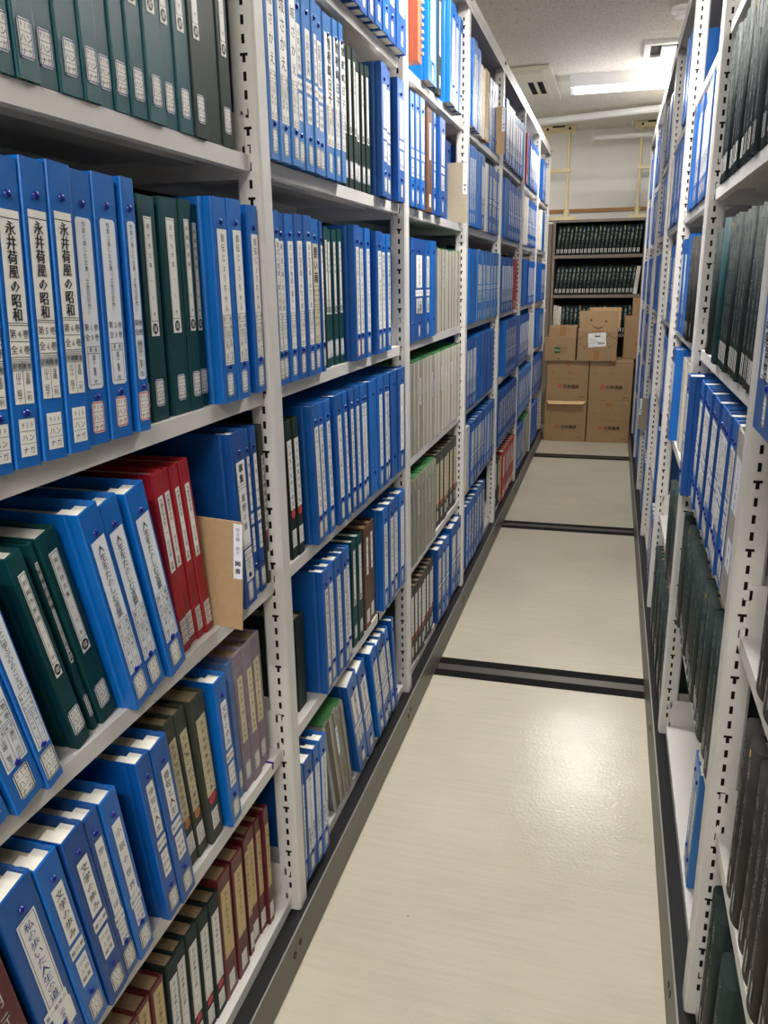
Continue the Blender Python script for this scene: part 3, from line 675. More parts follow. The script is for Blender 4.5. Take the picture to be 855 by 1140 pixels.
SHELVES = {
    ('L', 0, 0): 'maroonfile,0.6019,0.6310,-0.03,0,0.226; maroonfile,0.6320,0.6624,-0.03,0,0.226; maroonfile,0.6634,0.6956,-0.03,0,0.226; maroonfile,0.6966,0.7307,-0.03,0,0.226; maroonfile,0.7317,0.7653,-0.03,0,0.226; maroonfile,0.7663,0.7992,-0.03,0,0.226; greenfile,0.8002,0.8294,-0.03,-2,0.228; greenfile,0.8304,0.8610,-0.03,-2,0.228; greenfile,0.8620,0.8959,-0.03,-2,0.228; greenfile,0.8969,0.9301,-0.03,-2,0.228; greenfile,0.9311,0.9643,-0.03,-2,0.228; maroontan,0.9653,1.0083,-0.025,0,0.245; maroontan,1.0118,1.0515,-0.025,0,0.245; maroontan,1.0638,1.0808,-0.03,0,0.245; maroontan,1.0818,1.1147,-0.03,0,0.245; maroontan,1.1157,1.1403,-0.03,0,0.245; maroontan,1.1413,1.1610,-0.025,0,0.25',
    ('L', 0, 1): 'maroonscript,0.4383,0.4885,0,10,0.262; maroonscript,0.4895,0.5397,0,10,0.262; segframe,0.5525,0.6074,0,10,0.265; seg,0.6084,0.6447,0,10,0.265; seg,0.6473,0.6848,0,9.5,0.265; seghand,0.6862,0.7145,0,9,0.265; seghand,0.7163,0.7493,0,9,0.265; seg,0.7859,0.8167,0,8,0.268; seg,0.8177,0.8557,0,8,0.268; olive,0.8817,0.9075,-0.02,7,0.26; olive,0.9085,0.9350,-0.02,7,0.26; olive,0.9397,0.9779,-0.016,6,0.26; seg,0.9855,1.0217,0,5,0.268; palebound,1.0572,1.0743,-0.022,3,0.255; mauve,1.0753,1.1077,-0.022,3,0.258; mauve,1.1087,1.1399,-0.022,3,0.258; mauve,1.1409,1.1801,-0.022,2.5,0.258',
    ('L', 0, 2): 'wise1,0.5075,0.5480,0,14,0.268; wise2,0.5537,0.5972,0,14,0.268; wise3,0.5982,0.6248,0,14,0.268; teal3,0.6701,0.6943,-0.012,15,0.258; teal3,0.7093,0.7206,-0.022,15,0.258; teal3,0.7242,0.7569,-0.022,15,0.258; jinsei1,0.7621,0.7983,0,14,0.272; jinsei2,0.7999,0.8390,0,13.5,0.272; jinsei3,0.8489,0.8907,0,13,0.272; red,0.9158,0.9397,-0.022,8,0.268; red,0.9407,0.9639,-0.022,8,0.268; red,0.9649,0.9861,-0.022,8,0.268; red,0.9871,1.0107,-0.022,8,0.268; kashu,1.0825,1.1275,-0.004,3,0.282; seg,1.1381,1.1557,-0.008,2,0.28; seg,1.1582,1.1801,-0.008,2,0.28; oliveslim,1.1988,1.2119,-0.015,1,0.275',
    ('L', 0, 3): 'nagai3,0.5608,0.5871,0,-7,0.282; nagai3,0.5888,0.6195,0,-7,0.282; nagai4,0.6213,0.6567,0,-6,0.282; nagai5,0.6586,0.6947,0,-5,0.282; nagai6,0.6967,0.7323,0,-4,0.282; sakka1,0.7344,0.7741,0,-3,0.282; sakka2,0.7764,0.8171,0,-2.5,0.282; sakka3,0.8282,0.8541,0,-2,0.282; teal2,0.8747,0.8929,-0.018,-1.5,0.272; teal2,0.8939,0.9333,-0.018,-1.5,0.272; teal2,0.9472,0.9924,-0.02,-1,0.272; teal2,0.9934,1.0232,-0.02,-1,0.272; teal2,1.0242,1.0500,-0.02,-1,0.272; jiden1,1.0548,1.1000,0,0,0.282; jiden2,1.1010,1.1440,0,0,0.282; jiden3,1.1749,1.2119,0,0,0.282',
    ('L', 0, 4): 'teal,0.6471,0.6723,-0.01,0,0.3; teal,0.6733,0.7023,-0.01,0,0.3; teal,0.7033,0.7360,-0.01,0,0.3; teal,0.7370,0.7684,-0.01,0,0.3; teal,0.7694,0.8065,-0.01,0,0.3; teal,0.8075,0.8366,-0.01,0,0.3; teal,0.8376,0.8652,-0.01,0,0.3; teal,0.8662,0.8956,-0.01,0,0.3; teal,0.8966,0.9300,-0.01,0,0.3; teal,0.9310,0.9690,-0.01,0,0.3; teal,0.9700,1.0042,-0.01,0,0.3; teal,1.0052,1.0430,-0.01,0,0.3; tealdk,1.0440,1.0794,-0.01,0,0.3; tealplain,1.0804,1.1280,-0.01,0,0.3; tealdk,1.1290,1.1627,-0.01,0,0.3',
    ('L', 1, 0): 'whitewide,1.2600,1.2718,0.006,0,0.27; whitewide,1.2728,1.3198,0.006,0,0.27; whitewide,1.3208,1.3504,0.006,0,0.27; whitewide,1.3514,1.3880,0.006,0,0.27; greymag,1.4909,1.5230,-0.008,13,0.262; greymag,1.5240,1.5685,-0.008,13,0.262; greymag,1.5695,1.6059,-0.008,13,0.262; segbold,1.6534,1.7218,0,17,0.29; segbold,1.7228,1.7834,0,17,0.29; segbold,1.8187,1.8667,0,15,0.285; segbold,1.8677,1.9068,0,15,0.285; segbold,1.9078,1.9484,0,15,0.285; segbold,1.9494,1.9833,0,15,0.285; none,1.9843,2.0088,0,9,0.285',
    ('L', 1, 1): 'greenslip,1.3451,1.3892,-0.03,0,0.2; long,1.4277,1.4622,0,1.5,0.272; long,1.4632,1.5070,0,1.5,0.272; long,1.5080,1.5516,0,1.5,0.272; long,1.5526,1.5852,0,1.5,0.272; long,1.5862,1.6179,0,1.5,0.272; tealslim,1.6516,1.6891,-0.01,0,0.262; tealslim,1.6901,1.7294,-0.01,0,0.262; brown,1.7512,1.8003,-0.014,0,0.262; brown,1.8013,1.8531,-0.014,0,0.262; boldlong,1.8765,1.9301,0,0,0.275; boldlong,1.9311,1.9861,0,0,0.275; boldlong,1.9871,2.0448,0,0,0.275; boldlong,2.0458,2.1119,0,0,0.275',
    ('L', 1, 2): 'greenred,1.3187,1.3476,-0.014,2,0.262; greenred,1.3486,1.3773,-0.014,2,0.262; long,1.4110,1.4495,0,3,0.275; long,1.4505,1.4871,0,3,0.275; long,1.4881,1.5247,0,3,0.275; long,1.5462,1.5932,0,3,0.275; long,1.5942,1.6215,0,3,0.275; long,1.6440,1.6773,0,2,0.275; long,1.6783,1.7152,0,2,0.275; long,1.7162,1.7459,0,2,0.275; long,1.7469,1.7805,0,2,0.275; none,1.7887,1.8503,0,1.5,0.275; long,1.8513,1.8996,0,1,0.275; long,1.9006,1.9381,0,1,0.275; long,1.9391,1.9690,0,1,0.275; none,1.9741,2.0335,0,1,0.275; long,2.0388,2.1119,0,0,0.275',
    ('L', 1, 3): 'kotoba,1.2600,1.2826,0,0,0.278; kotoba,1.2836,1.3147,0,0,0.278; kotoba,1.3157,1.3530,0,0,0.278; kotoba,1.3540,1.3928,0,0,0.278; kotoba,1.3938,1.4333,0,0,0.278; kuro,1.4343,1.4800,0,0,0.278; kotoba,1.4810,1.4967,0,0,0.275; teal2,1.5473,1.5727,-0.018,0,0.268; teal2,1.5737,1.6028,-0.018,0,0.268; teal2,1.6038,1.6322,-0.018,0,0.268; teal2,1.6332,1.6626,-0.018,0,0.268; longred,1.6831,1.7236,0,0,0.278; longred,1.7246,1.7686,0,0,0.278; longred,1.7696,1.8121,0,0,0.278; boldlong,1.8520,1.9035,0,0,0.275; boldlong,1.9045,1.9498,0,0,0.275; boldlong,1.9508,1.9902,0,0,0.275',
    ('L', 1, 4): 'akagi,1.2600,1.2967,0.006,0,0.28; akagi,1.2977,1.3424,0.006,0,0.28; akagi,1.3434,1.3799,0.006,0,0.28; seglow,1.3809,1.4130,0.006,0,0.278; seglow,1.4140,1.4554,0.006,0,0.278; seglow,1.4564,1.4810,0.006,0,0.278; seglow,1.4820,1.5211,0.006,0,0.278; sone,1.5272,1.5747,0.004,0,0.275; sone,1.5757,1.6061,0.004,0,0.275; sone,1.6071,1.6337,0.004,0,0.275; greenslim,1.6852,1.7106,-0.012,0,0.265; greenslim,1.7116,1.7410,-0.012,0,0.265; greenslim,1.7420,1.7654,-0.012,0,0.265; greenslim,1.7673,1.8044,-0.012,0,0.255; greenslim,1.8054,1.8313,-0.012,0,0.255; greenslim,1.8323,1.8654,-0.012,0,0.255; seg,1.8992,1.9488,0.004,0,0.275; seg,1.9498,1.9916,0.004,0,0.275; seg,2.0441,2.1119,0.006,0,0.275',
    ('L', 1, 5): 'seg,1.5829,1.6119,0.012,0,0.275,s; seg,1.6129,1.6480,0.012,0,0.275,s; seg,1.6490,1.6941,0.012,0,0.275,s; seg,1.6951,1.7371,0.012,0,0.275; seg,1.7381,1.7918,0.012,0,0.275; seg,1.7928,1.8369,0.012,0,0.275; seg,1.8379,1.8914,0.012,0,0.275; seg,1.8924,1.9472,0.012,0,0.275; seg,1.9482,2.0192,0.012,0,0.275; seg,2.0202,2.1119,0.012,0,0.275',
    ('L', 2, 0): 'oliveslim,2.2358,2.2759,-0.012,0,0.255; oliveslim,2.2769,2.3166,-0.012,0,0.255; oliveslim,2.3176,2.3573,-0.012,0,0.255; oliveslim,2.3583,2.3980,-0.012,0,0.255; oliveslim,2.3990,2.4387,-0.012,0,0.255; oliveslim,2.4397,2.4794,-0.012,0,0.255; oliveslim,2.4804,2.5201,-0.012,0,0.255; oliveslim,2.5211,2.5608,-0.012,0,0.255; segbold,2.5733,2.6338,0,0,0.275; segbold,2.6348,2.6948,0,0,0.275; segbold,2.6958,2.7559,0,0,0.275; segbold,2.8256,2.9185,0,0,0.275; segbold,2.9195,3.0119,0,0,0.275',
    ('L', 2, 1): 'greymag,2.2179,2.2540,-0.006,0,0.268; greymag,2.2550,2.2908,-0.006,0,0.268; greymag,2.2918,2.3276,-0.006,0,0.268; greymag,2.3286,2.3643,-0.006,0,0.268; greymag,2.3653,2.4011,-0.006,0,0.268; greymag,2.4021,2.4379,-0.006,0,0.268; greymag,2.4389,2.4746,-0.006,0,0.268; greymag,2.4756,2.5114,-0.006,0,0.268; greymag,2.5124,2.5481,-0.006,0,0.268; olive,2.6107,2.6703,-0.016,0,0.262; olive,2.6713,2.7305,-0.016,0,0.262; olive,2.7315,2.7907,-0.016,0,0.262; olive,2.7917,2.8510,-0.016,0,0.262; olive,2.8520,2.9112,-0.016,0,0.262; olive,2.9122,2.9714,-0.016,0,0.262',
    ('L', 2, 2): 'greymag,2.2219,2.2629,-0.008,0,0.272; greymag,2.2639,2.3045,-0.008,0,0.272; greymag,2.3055,2.3462,-0.008,0,0.272; greymag,2.3472,2.3878,-0.008,0,0.272; greymag,2.3888,2.4294,-0.008,0,0.272; greymag,2.4304,2.4710,-0.008,0,0.272; greymag,2.4720,2.5126,-0.008,0,0.272; greymag,2.5136,2.5542,-0.008,0,0.272; greymag,2.5552,2.5958,-0.008,0,0.272; greymag,2.5968,2.6374,-0.008,0,0.272; greymag,2.6384,2.6790,-0.008,0,0.272; greymag,2.6800,2.7206,-0.008,0,0.272; greymag,2.7216,2.7622,-0.008,0,0.272; greymag,2.7632,2.8039,-0.008,0,0.272; greymag,2.8049,2.8455,-0.008,0,0.272; greymag,2.8465,2.8871,-0.008,0,0.272; greymag,2.8881,2.9287,-0.008,0,0.272; greymag,2.9297,2.9703,-0.008,0,0.272; greymag,2.9713,3.0119,-0.008,0,0.272',
    ('L', 2, 3): 'none,2.1857,2.2260,0,0,0.275; segbig,2.2270,2.3697,0,0,0.278; segbig,2.3707,2.4421,0,0,0.276; none,2.4431,2.5188,0,0,0.276; greymag,2.5879,2.6298,-0.012,0,0.262; greymag,2.6308,2.6722,-0.012,0,0.262; greymag,2.6732,2.7147,-0.012,0,0.262; greymag,2.7157,2.7572,-0.012,0,0.262; greymag,2.7582,2.7996,-0.012,0,0.262; greymag,2.8006,2.8421,-0.012,0,0.262; greymag,2.8431,2.8845,-0.012,0,0.262; greymag,2.8855,2.9270,-0.012,0,0.262; greymag,2.9280,2.9694,-0.012,0,0.262; greymag,2.9704,3.0119,-0.012,0,0.262',
    ('L', 2, 4): 'longsmall,2.1824,2.2314,0.004,0,0.275; longsmall,2.2324,2.2810,0.004,0,0.275; longsmall,2.2820,2.3370,0.004,0,0.275; brown,2.3868,2.4592,0.004,0,0.272; seg,2.4630,2.4921,0.004,0,0.27; seg,2.5439,2.6255,0.004,0,0.272; none,2.9221,3.0119,-0.05,0,0.27',
    ('L', 2, 5): 'orangespiral,2.1600,2.2017,0.03,0,0.25; long,2.3625,2.4740,0.012,0,0.275; greenslim,2.5381,2.5894,0,0,0.265; long,2.6638,2.7547,0.01,0,0.275; long,2.7557,2.8285,0.01,0,0.275; long,2.8295,2.8877,0.01,0,0.275',
    ('L', 3, 0): 'seg,3.1492,3.2066,0,0,0.272; seg,3.2076,3.2646,0,0,0.272; seg,3.2656,3.3225,0,0,0.272; seg,3.3235,3.3805,0,0,0.272; seg,3.4184,3.4838,0,0,0.275; seg,3.4848,3.5498,0,0,0.275; seg,3.5508,3.6158,0,0,0.275',
    ('L', 3, 1): 'whitemag,3.1299,3.2042,-0.005,0,0.262; segbold,3.2052,3.2504,0,0,0.268; segbold,3.2514,3.3148,0,0,0.268; segbold,3.3158,3.3792,0,0,0.268; segbold,3.3802,3.4437,0,0,0.268; segbold,3.4447,3.5081,0,0,0.268; segbold,3.5091,3.5725,0,0,0.268; long,3.5811,3.6425,0,0,0.272; long,3.6435,3.7045,0,0,0.272; long,3.7055,3.7665,0,0,0.272; long,3.7675,3.8284,0,0,0.272; long,3.8294,3.8904,0,0,0.272',
    ('L', 3, 2): 'whitewide,3.1098,3.1653,0,0,0.272; whitewide,3.1663,3.2214,0,0,0.272; whitewide,3.2224,3.2776,0,0,0.272; whitewide,3.2786,3.3337,0,0,0.272; none,3.3412,3.4025,0,0,0.275; none,3.4035,3.4644,0,0,0.275; none,3.4654,3.5263,0,0,0.275; none,3.5273,3.5882,0,0,0.275; none,3.5892,3.6501,0,0,0.275; none,3.6511,3.7120,0,0,0.275; none,3.7130,3.7739,0,0,0.275; none,3.7749,3.8358,0,0,0.275',
    ('L', 3, 3): 'none,3.1247,3.1658,0,0,0.275; none,3.1668,3.2075,0,0,0.275; none,3.2085,3.2491,0,0,0.275; none,3.2501,3.2908,0,0,0.275; seglow,3.2978,3.3740,0,0,0.275; seglow,3.3750,3.4509,0,0,0.275; seglow,3.4519,3.5277,0,0,0.275; seglow,3.5287,3.6045,0,0,0.275; seglow,3.6055,3.6814,0,0,0.275; seglow,3.6824,3.7582,0,0,0.275; seglow,3.7592,3.8351,0,0,0.275; seglow,3.8361,3.9119,0,0,0.275',
    ('L', 3, 4): 'whitewide,3.0765,3.1113,0.006,0,0.272; whitewide,3.1123,3.1466,0.006,0,0.272; whitewide,3.1476,3.1819,0.006,0,0.272; none,3.1887,3.2539,0.006,0,0.272; none,3.2549,3.3197,0.006,0,0.272; whitewide,3.3248,3.4071,0.006,0,0.272; whitemag,3.4563,3.5102,0,0,0.262; whitemag,3.5108,3.5646,0,0,0.262; seg,3.5780,3.6577,0,0,0.262; seg,3.6587,3.7379,0,0,0.262; seg,3.7389,3.8182,0,0,0.262; seg,3.8192,3.8985,0,0,0.262',
    ('L', 3, 5): 'long,3.0880,3.1621,0.008,0,0.275; long,3.1631,3.2178,0.008,0,0.275; long,3.2188,3.2722,0.008,0,0.275; whitemag,3.3020,3.3364,0.004,0,0.24; whitemag,3.3374,3.3714,0.004,0,0.24; whitemag,3.3724,3.4064,0.004,0,0.24; tanfile,3.4074,3.4533,0.004,0,0.25; tanfile,3.4543,3.5001,0.004,0,0.25; long,3.6385,3.7064,-0.01,0,0.272; long,3.7074,3.7749,-0.01,0,0.272; long,3.7759,3.8434,-0.01,0,0.272; long,3.8444,3.9119,-0.01,0,0.272',
    ('L', 4, 0): 'greenslim,4.0661,4.1518,-0.01,0,0.262; greenslim,4.1528,4.2381,-0.01,0,0.262; tanfile,4.2391,4.2554,-0.005,0,0.25; red,4.2564,4.3457,0,0,0.268; red,4.3467,4.4042,0,0,0.268; red,4.4048,4.4623,0,0,0.268; red,4.4633,4.5208,0,0,0.268; red,4.5214,4.5788,0,0,0.268; red,4.5798,4.6373,0,0,0.268; red,4.6379,4.6954,0,0,0.268; red,4.6964,4.7538,0,0,0.268; red,4.7544,4.8119,0,0,0.268',
    ('L', 4, 1): 'seg,4.0529,4.0998,0,0,0.268; seg,4.1004,4.1473,0,0,0.268; seg,4.1483,4.1949,0,0,0.268; seg,4.1955,4.2422,0,0,0.268; seg,4.2432,4.2899,0,0,0.268; seg,4.2905,4.3372,0,0,0.268; seg,4.3382,4.3848,0,0,0.268; seg,4.3854,4.4321,0,0,0.268; seg,4.4331,4.4798,0,0,0.268; seg,4.4804,4.5271,0,0,0.268; seg,4.5281,4.5747,0,0,0.268; seg,4.5753,4.6220,0,0,0.268; seg,4.6230,4.6697,0,0,0.268,s; seg,4.6703,4.7170,0,0,0.268,s; seg,4.7180,4.7646,0,0,0.268,s; seg,4.7652,4.8119,0,0,0.268,s',
    ('L', 4, 2): 'segbig,4.2581,4.3094,0.006,0,0.285; segbig,4.3100,4.3614,0.006,0,0.285; segbig,4.3624,4.4135,0.006,0,0.285; segbig,4.4141,4.4653,0.006,0,0.285; segbig,4.4663,4.5175,0.006,0,0.285; segbig,4.5181,4.5692,0.006,0,0.285; segbig,4.5702,4.6214,0.006,0,0.285; segbig,4.6220,4.6731,0.006,0,0.285; none,4.6741,4.7427,0.008,0,0.288; none,4.7433,4.8119,0.008,0,0.288',
    ('L', 4, 3): 'whitewide,4.0482,4.1016,0,0,0.265; whitewide,4.1022,4.1556,0,0,0.265; whitewide,4.1566,4.2098,0,0,0.265; whitewide,4.2104,4.2637,0,0,0.265; whitewide,4.2647,4.3179,0,0,0.265; whitewide,4.3185,4.3717,0,0,0.265; whitewide,4.3727,4.4259,0,0,0.265; whitewide,4.4265,4.4797,0,0,0.265; redmag,4.5411,4.6145,0,0,0.262; redmag,4.6151,4.6886,0,0,0.262',
    ('L', 4, 4): 'none,4.0900,4.1640,0,0,0.27; none,4.1650,4.2386,0,0,0.27; seg,4.2396,4.2865,0,0,0.265; seg,4.2871,4.3341,0,0,0.265; seg,4.3351,4.3821,0,0,0.265; seg,4.3827,4.4297,0,0,0.265; seg,4.4307,4.4777,0,0,0.265; seg,4.4783,4.5252,0,0,0.265; seg,4.5262,4.5732,0,0,0.265; seg,4.5738,4.6208,0,0,0.265; seg,4.6218,4.6688,0,0,0.265; seg,4.6694,4.7163,0,0,0.265; seg,4.7173,4.7643,0,0,0.265; seg,4.7649,4.8119,0,0,0.265',
    ('L', 4, 5): 'whitewide,4.0064,4.0899,0.006,0,0.255; whitewide,4.0909,4.1740,0.006,0,0.255; whitewide,4.1750,4.2581,0.006,0,0.255; whitewide,4.2591,4.3422,0.006,0,0.255; whitewide,4.3432,4.4263,0.006,0,0.255; whitewide,4.4273,4.5104,0.006,0,0.255; whitewide,4.5114,4.5945,0.006,0,0.255; whitewide,4.5955,4.6786,0.006,0,0.255; none,4.6796,4.7454,0.008,0,0.268; none,4.7460,4.8119,0.008,0,0.268',
    ('L', 5, 0): 'seg,4.9584,5.0060,0,0,0.262,s; seg,5.0066,5.0542,0,0,0.262,s; seg,5.0552,5.1026,0,0,0.262,s; seg,5.1032,5.1506,0,0,0.262,s; seg,5.1516,5.1990,0,0,0.262,s; seg,5.1996,5.2470,0,0,0.262,s; seg,5.2480,5.2954,0,0,0.262,s; seg,5.2960,5.3434,0,0,0.262,s; greymag,5.3686,5.4253,0,0,0.26; greymag,5.4259,5.4827,0,0,0.26; greymag,5.4837,5.5402,0,0,0.26; greymag,5.5408,5.5973,0,0,0.26; greymag,5.5983,5.6548,0,0,0.26; greymag,5.6554,5.7119,0,0,0.26',
    ('L', 5, 1): 'seglow,4.9637,5.0255,0,0,0.27; seglow,5.0261,5.0879,0,0,0.27; seglow,5.0889,5.1505,0,0,0.27; seglow,5.1511,5.2127,0,0,0.27,s; seglow,5.2137,5.2753,0,0,0.27,s; seglow,5.2759,5.3375,0,0,0.27,s; seglow,5.3385,5.4001,0,0,0.27,s; seglow,5.4007,5.4623,0,0,0.27,s; seglow,5.4633,5.5249,0,0,0.27,s; seglow,5.5255,5.5871,0,0,0.27,s; seglow,5.5881,5.6497,0,0,0.27,s; seglow,5.6503,5.7119,0,0,0.27,s',
    ('L', 5, 2): 'whitewide,4.9563,5.0046,0,0,0.27,s; whitewide,5.0052,5.0535,0,0,0.27,s; whitewide,5.0545,5.1026,0,0,0.27,s; whitewide,5.1032,5.1513,0,0,0.27,s; whitewide,5.1523,5.2004,0,0,0.27,s; whitewide,5.2010,5.2491,0,0,0.27,s; whitewide,5.2501,5.2982,0,0,0.27,s; whitewide,5.2988,5.3469,0,0,0.27,s; whitewide,5.3479,5.3960,0,0,0.27,s; whitewide,5.3966,5.4447,0,0,0.27,s; whitemag,5.4656,5.5062,0,0,0.26; whitemag,5.5068,5.5473,0,0,0.26; whitemag,5.5483,5.5887,0,0,0.26; whitemag,5.5893,5.6296,0,0,0.26; whitemag,5.6306,5.6710,0,0,0.26; whitemag,5.6716,5.7119,0,0,0.26',
    ('L', 5, 3): 'none,5.0101,5.0636,0,0,0.27,s; none,5.0642,5.1177,0,0,0.27,s; none,5.1187,5.1719,0,0,0.27,s; none,5.1725,5.2258,0,0,0.27,s; long,5.3013,5.3521,0,0,0.265,s; long,5.3527,5.4035,0,0,0.265,s; long,5.4045,5.4551,0,0,0.265,s; long,5.4557,5.5063,0,0,0.265,s; long,5.5073,5.5579,0,0,0.265,s; long,5.5585,5.6091,0,0,0.265,s; long,5.6101,5.6607,0,0,0.265,s; long,5.6613,5.7119,0,0,0.265,s',
    ('L', 5, 4): 'whitemag,4.9547,5.0214,0,0,0.262; whitemag,5.0224,5.0887,0,0,0.262; whitemag,5.0897,5.1560,0,0,0.262; seg,5.1830,5.2348,0,0,0.262,s; seg,5.2354,5.2873,0,0,0.262,s; seg,5.2883,5.3399,0,0,0.262,s; seg,5.3405,5.3922,0,0,0.262,s; seg,5.3932,5.4448,0,0,0.262,s; seg,5.4454,5.4971,0,0,0.262,s; seg,5.4981,5.5497,0,0,0.262,s; seg,5.5503,5.6020,0,0,0.262,s; seg,5.6030,5.6547,0,0,0.262,s; seg,5.6553,5.7069,0,0,0.262,s',
    ('L', 5, 5): 'redmag,4.9798,5.0519,0,0,0.26; none,5.0529,5.1005,0,0,0.26,s; none,5.1011,5.1486,0,0,0.26,s; whitewide,5.1496,5.1956,0.004,0,0.255,s; whitewide,5.1962,5.2421,0.004,0,0.255,s; whitewide,5.2431,5.3010,0.004,0,0.255,s; whitewide,5.3016,5.3595,0.004,0,0.255,s; whitewide,5.3605,5.4185,0.004,0,0.255,s; whitewide,5.4191,5.4770,0.004,0,0.255,s; whitewide,5.4780,5.5359,0.004,0,0.255,s; whitewide,5.5365,5.5944,0.004,0,0.255,s; whitewide,5.5954,5.6534,0.004,0,0.255,s; whitewide,5.6540,5.7119,0.004,0,0.255,s',
    ('L', 6, 0): 'none,5.8399,5.8972,0.006,0,0.27,s; none,5.8978,5.9551,0.006,0,0.27,s; none,5.9557,6.0129,0.006,0,0.27,s; none,6.0135,6.0708,0.006,0,0.27,s; none,6.0718,6.1289,0.006,0,0.27,s; none,6.1295,6.1867,0.006,0,0.27,s; none,6.1873,6.2444,0.006,0,0.27,s; none,6.2450,6.3022,0.006,0,0.27,s',
    ('L', 6, 1): 'seg,5.8765,5.9372,0,0,0.262,s; seg,5.9378,5.9985,0,0,0.262,s; seg,5.9995,6.0601,0,0,0.262,s; seg,6.0607,6.1212,0,0,0.262,s; seg,6.1222,6.1827,0,0,0.262,s; seg,6.1833,6.2439,0,0,0.262,s; seg,6.2449,6.3054,0,0,0.262,s; seg,6.3060,6.3666,0,0,0.262,s; seg,6.3676,6.4281,0,0,0.262,s; seg,6.4287,6.4892,0,0,0.262,s; seg,6.4902,6.5508,0,0,0.262,s; seg,6.5514,6.6119,0,0,0.262,s',
    ('L', 6, 2): 'none,6.0541,6.1300,0,0,0.262,s; none,6.1310,6.2064,0,0,0.262,s; long,6.2387,6.3004,0,0,0.262,s; long,6.3010,6.3627,0,0,0.262,s; long,6.3637,6.4252,0,0,0.262,s; long,6.4258,6.4873,0,0,0.262,s; long,6.4883,6.5498,0,0,0.262,s; long,6.5504,6.6119,0,0,0.262,s',
    ('L', 6, 3): 'none,5.9179,5.9889,0,0,0.265,s; none,5.9895,6.0604,0,0,0.265,s; none,6.0614,6.1321,0,0,0.265,s; none,6.1327,6.2034,0,0,0.265,s; whitewide,6.2417,6.3011,0,0,0.262,s; whitewide,6.3017,6.3611,0,0,0.262,s; whitewide,6.3617,6.4211,0,0,0.262,s; whitewide,6.4221,6.4813,0,0,0.262,s; whitewide,6.4819,6.5412,0,0,0.262,s; whitewide,6.5418,6.6010,0,0,0.262,s',
    ('L', 6, 4): 'whitemag,5.9968,6.0444,0,0,0.262; whitemag,6.0450,6.0926,0,0,0.262; whitemag,6.0932,6.1408,0,0,0.262; none,6.1562,6.2235,0,0,0.262,s; none,6.2241,6.2914,0,0,0.262,s; none,6.2924,6.3595,0,0,0.262,s; none,6.3601,6.4272,0,0,0.262,s; whitemag,6.4522,6.4988,0,0,0.25; whitemag,6.4994,6.5461,0,0,0.25; whitemag,6.5467,6.5933,0,0,0.25',
    ('L', 6, 5): 'seg,6.0759,6.1437,0,0,0.26,s; seg,6.1443,6.2121,0,0,0.26,s; seg,6.2131,6.2807,0,0,0.26,s; seg,6.2813,6.3488,0,0,0.26,s; whitemag,6.3711,6.4308,0,0,0.25; whitemag,6.4314,6.4912,0,0,0.25; whitemag,6.4922,6.5517,0,0,0.25; whitemag,6.5523,6.6119,0,0,0.25',
    ('R', 0, 0): 'forest,0.8259,0.8796,-0.03,0,0.235; forest,0.8802,0.9338,-0.03,0,0.235; forest,0.9348,1.0016,-0.01,-2,0.262; forest,1.0026,1.0536,-0.03,0,0.235; forest,1.0546,1.0976,-0.01,-2,0.262; forest,1.0982,1.1411,-0.01,-2,0.262',
    ('R', 0, 1): 'blackjournal,0.6659,0.7144,-0.015,0,0.262; blackjournal,0.7154,0.7634,-0.015,0,0.262; blackjournal,0.7644,0.8124,-0.015,0,0.262; blackjournal,0.8134,0.8614,-0.015,0,0.262; blackjournal,0.8624,0.9104,-0.015,0,0.262; blackjournal,0.9114,0.9594,-0.015,0,0.262; blackjournal,0.9604,1.0084,-0.015,0,0.262; blackjournal,1.0094,1.0574,-0.015,0,0.262',
    ('R', 0, 2): 'blackjournal,0.6514,0.7122,-0.01,0,0.27; blackjournal,0.7132,0.7737,-0.01,0,0.27; blackjournal,0.7747,0.8351,-0.01,0,0.27; blackjournal,0.8361,0.8966,-0.01,0,0.27; blackjournal,0.8976,0.9580,-0.01,0,0.27; blackjournal,0.9590,1.0195,-0.01,0,0.27',
    ('R', 0, 3): 'bluewide,0.8767,1.0091,0.03,0,0.285',
    ('R', 1, 0): 'seglow,1.4400,1.4814,-0.012,-4,0.27; seglow,1.4900,1.5294,-0.012,-4,0.27',
    ('R', 1, 1): 'forest,1.2385,1.2938,-0.01,0,0.27; forest,1.2948,1.3543,-0.01,0,0.27; forest,1.3553,1.4199,-0.01,0,0.27; forest,1.4209,1.4914,-0.01,0,0.27; forest,1.4924,1.5306,-0.01,0,0.27; forest,1.5312,1.5694,-0.01,0,0.27; forest,1.5704,1.6237,-0.01,0,0.27; forest,1.6243,1.6777,-0.01,0,0.27; forest,1.6787,1.7321,-0.01,0,0.27; forest,1.7327,1.7861,-0.01,0,0.27; forest,1.7867,1.8401,-0.01,0,0.27; forest,1.8411,1.8928,-0.01,0,0.27; forest,1.8934,1.9452,-0.01,0,0.27; forest,1.9458,1.9975,-0.01,0,0.27; forest,1.9981,2.0498,-0.01,0,0.27',
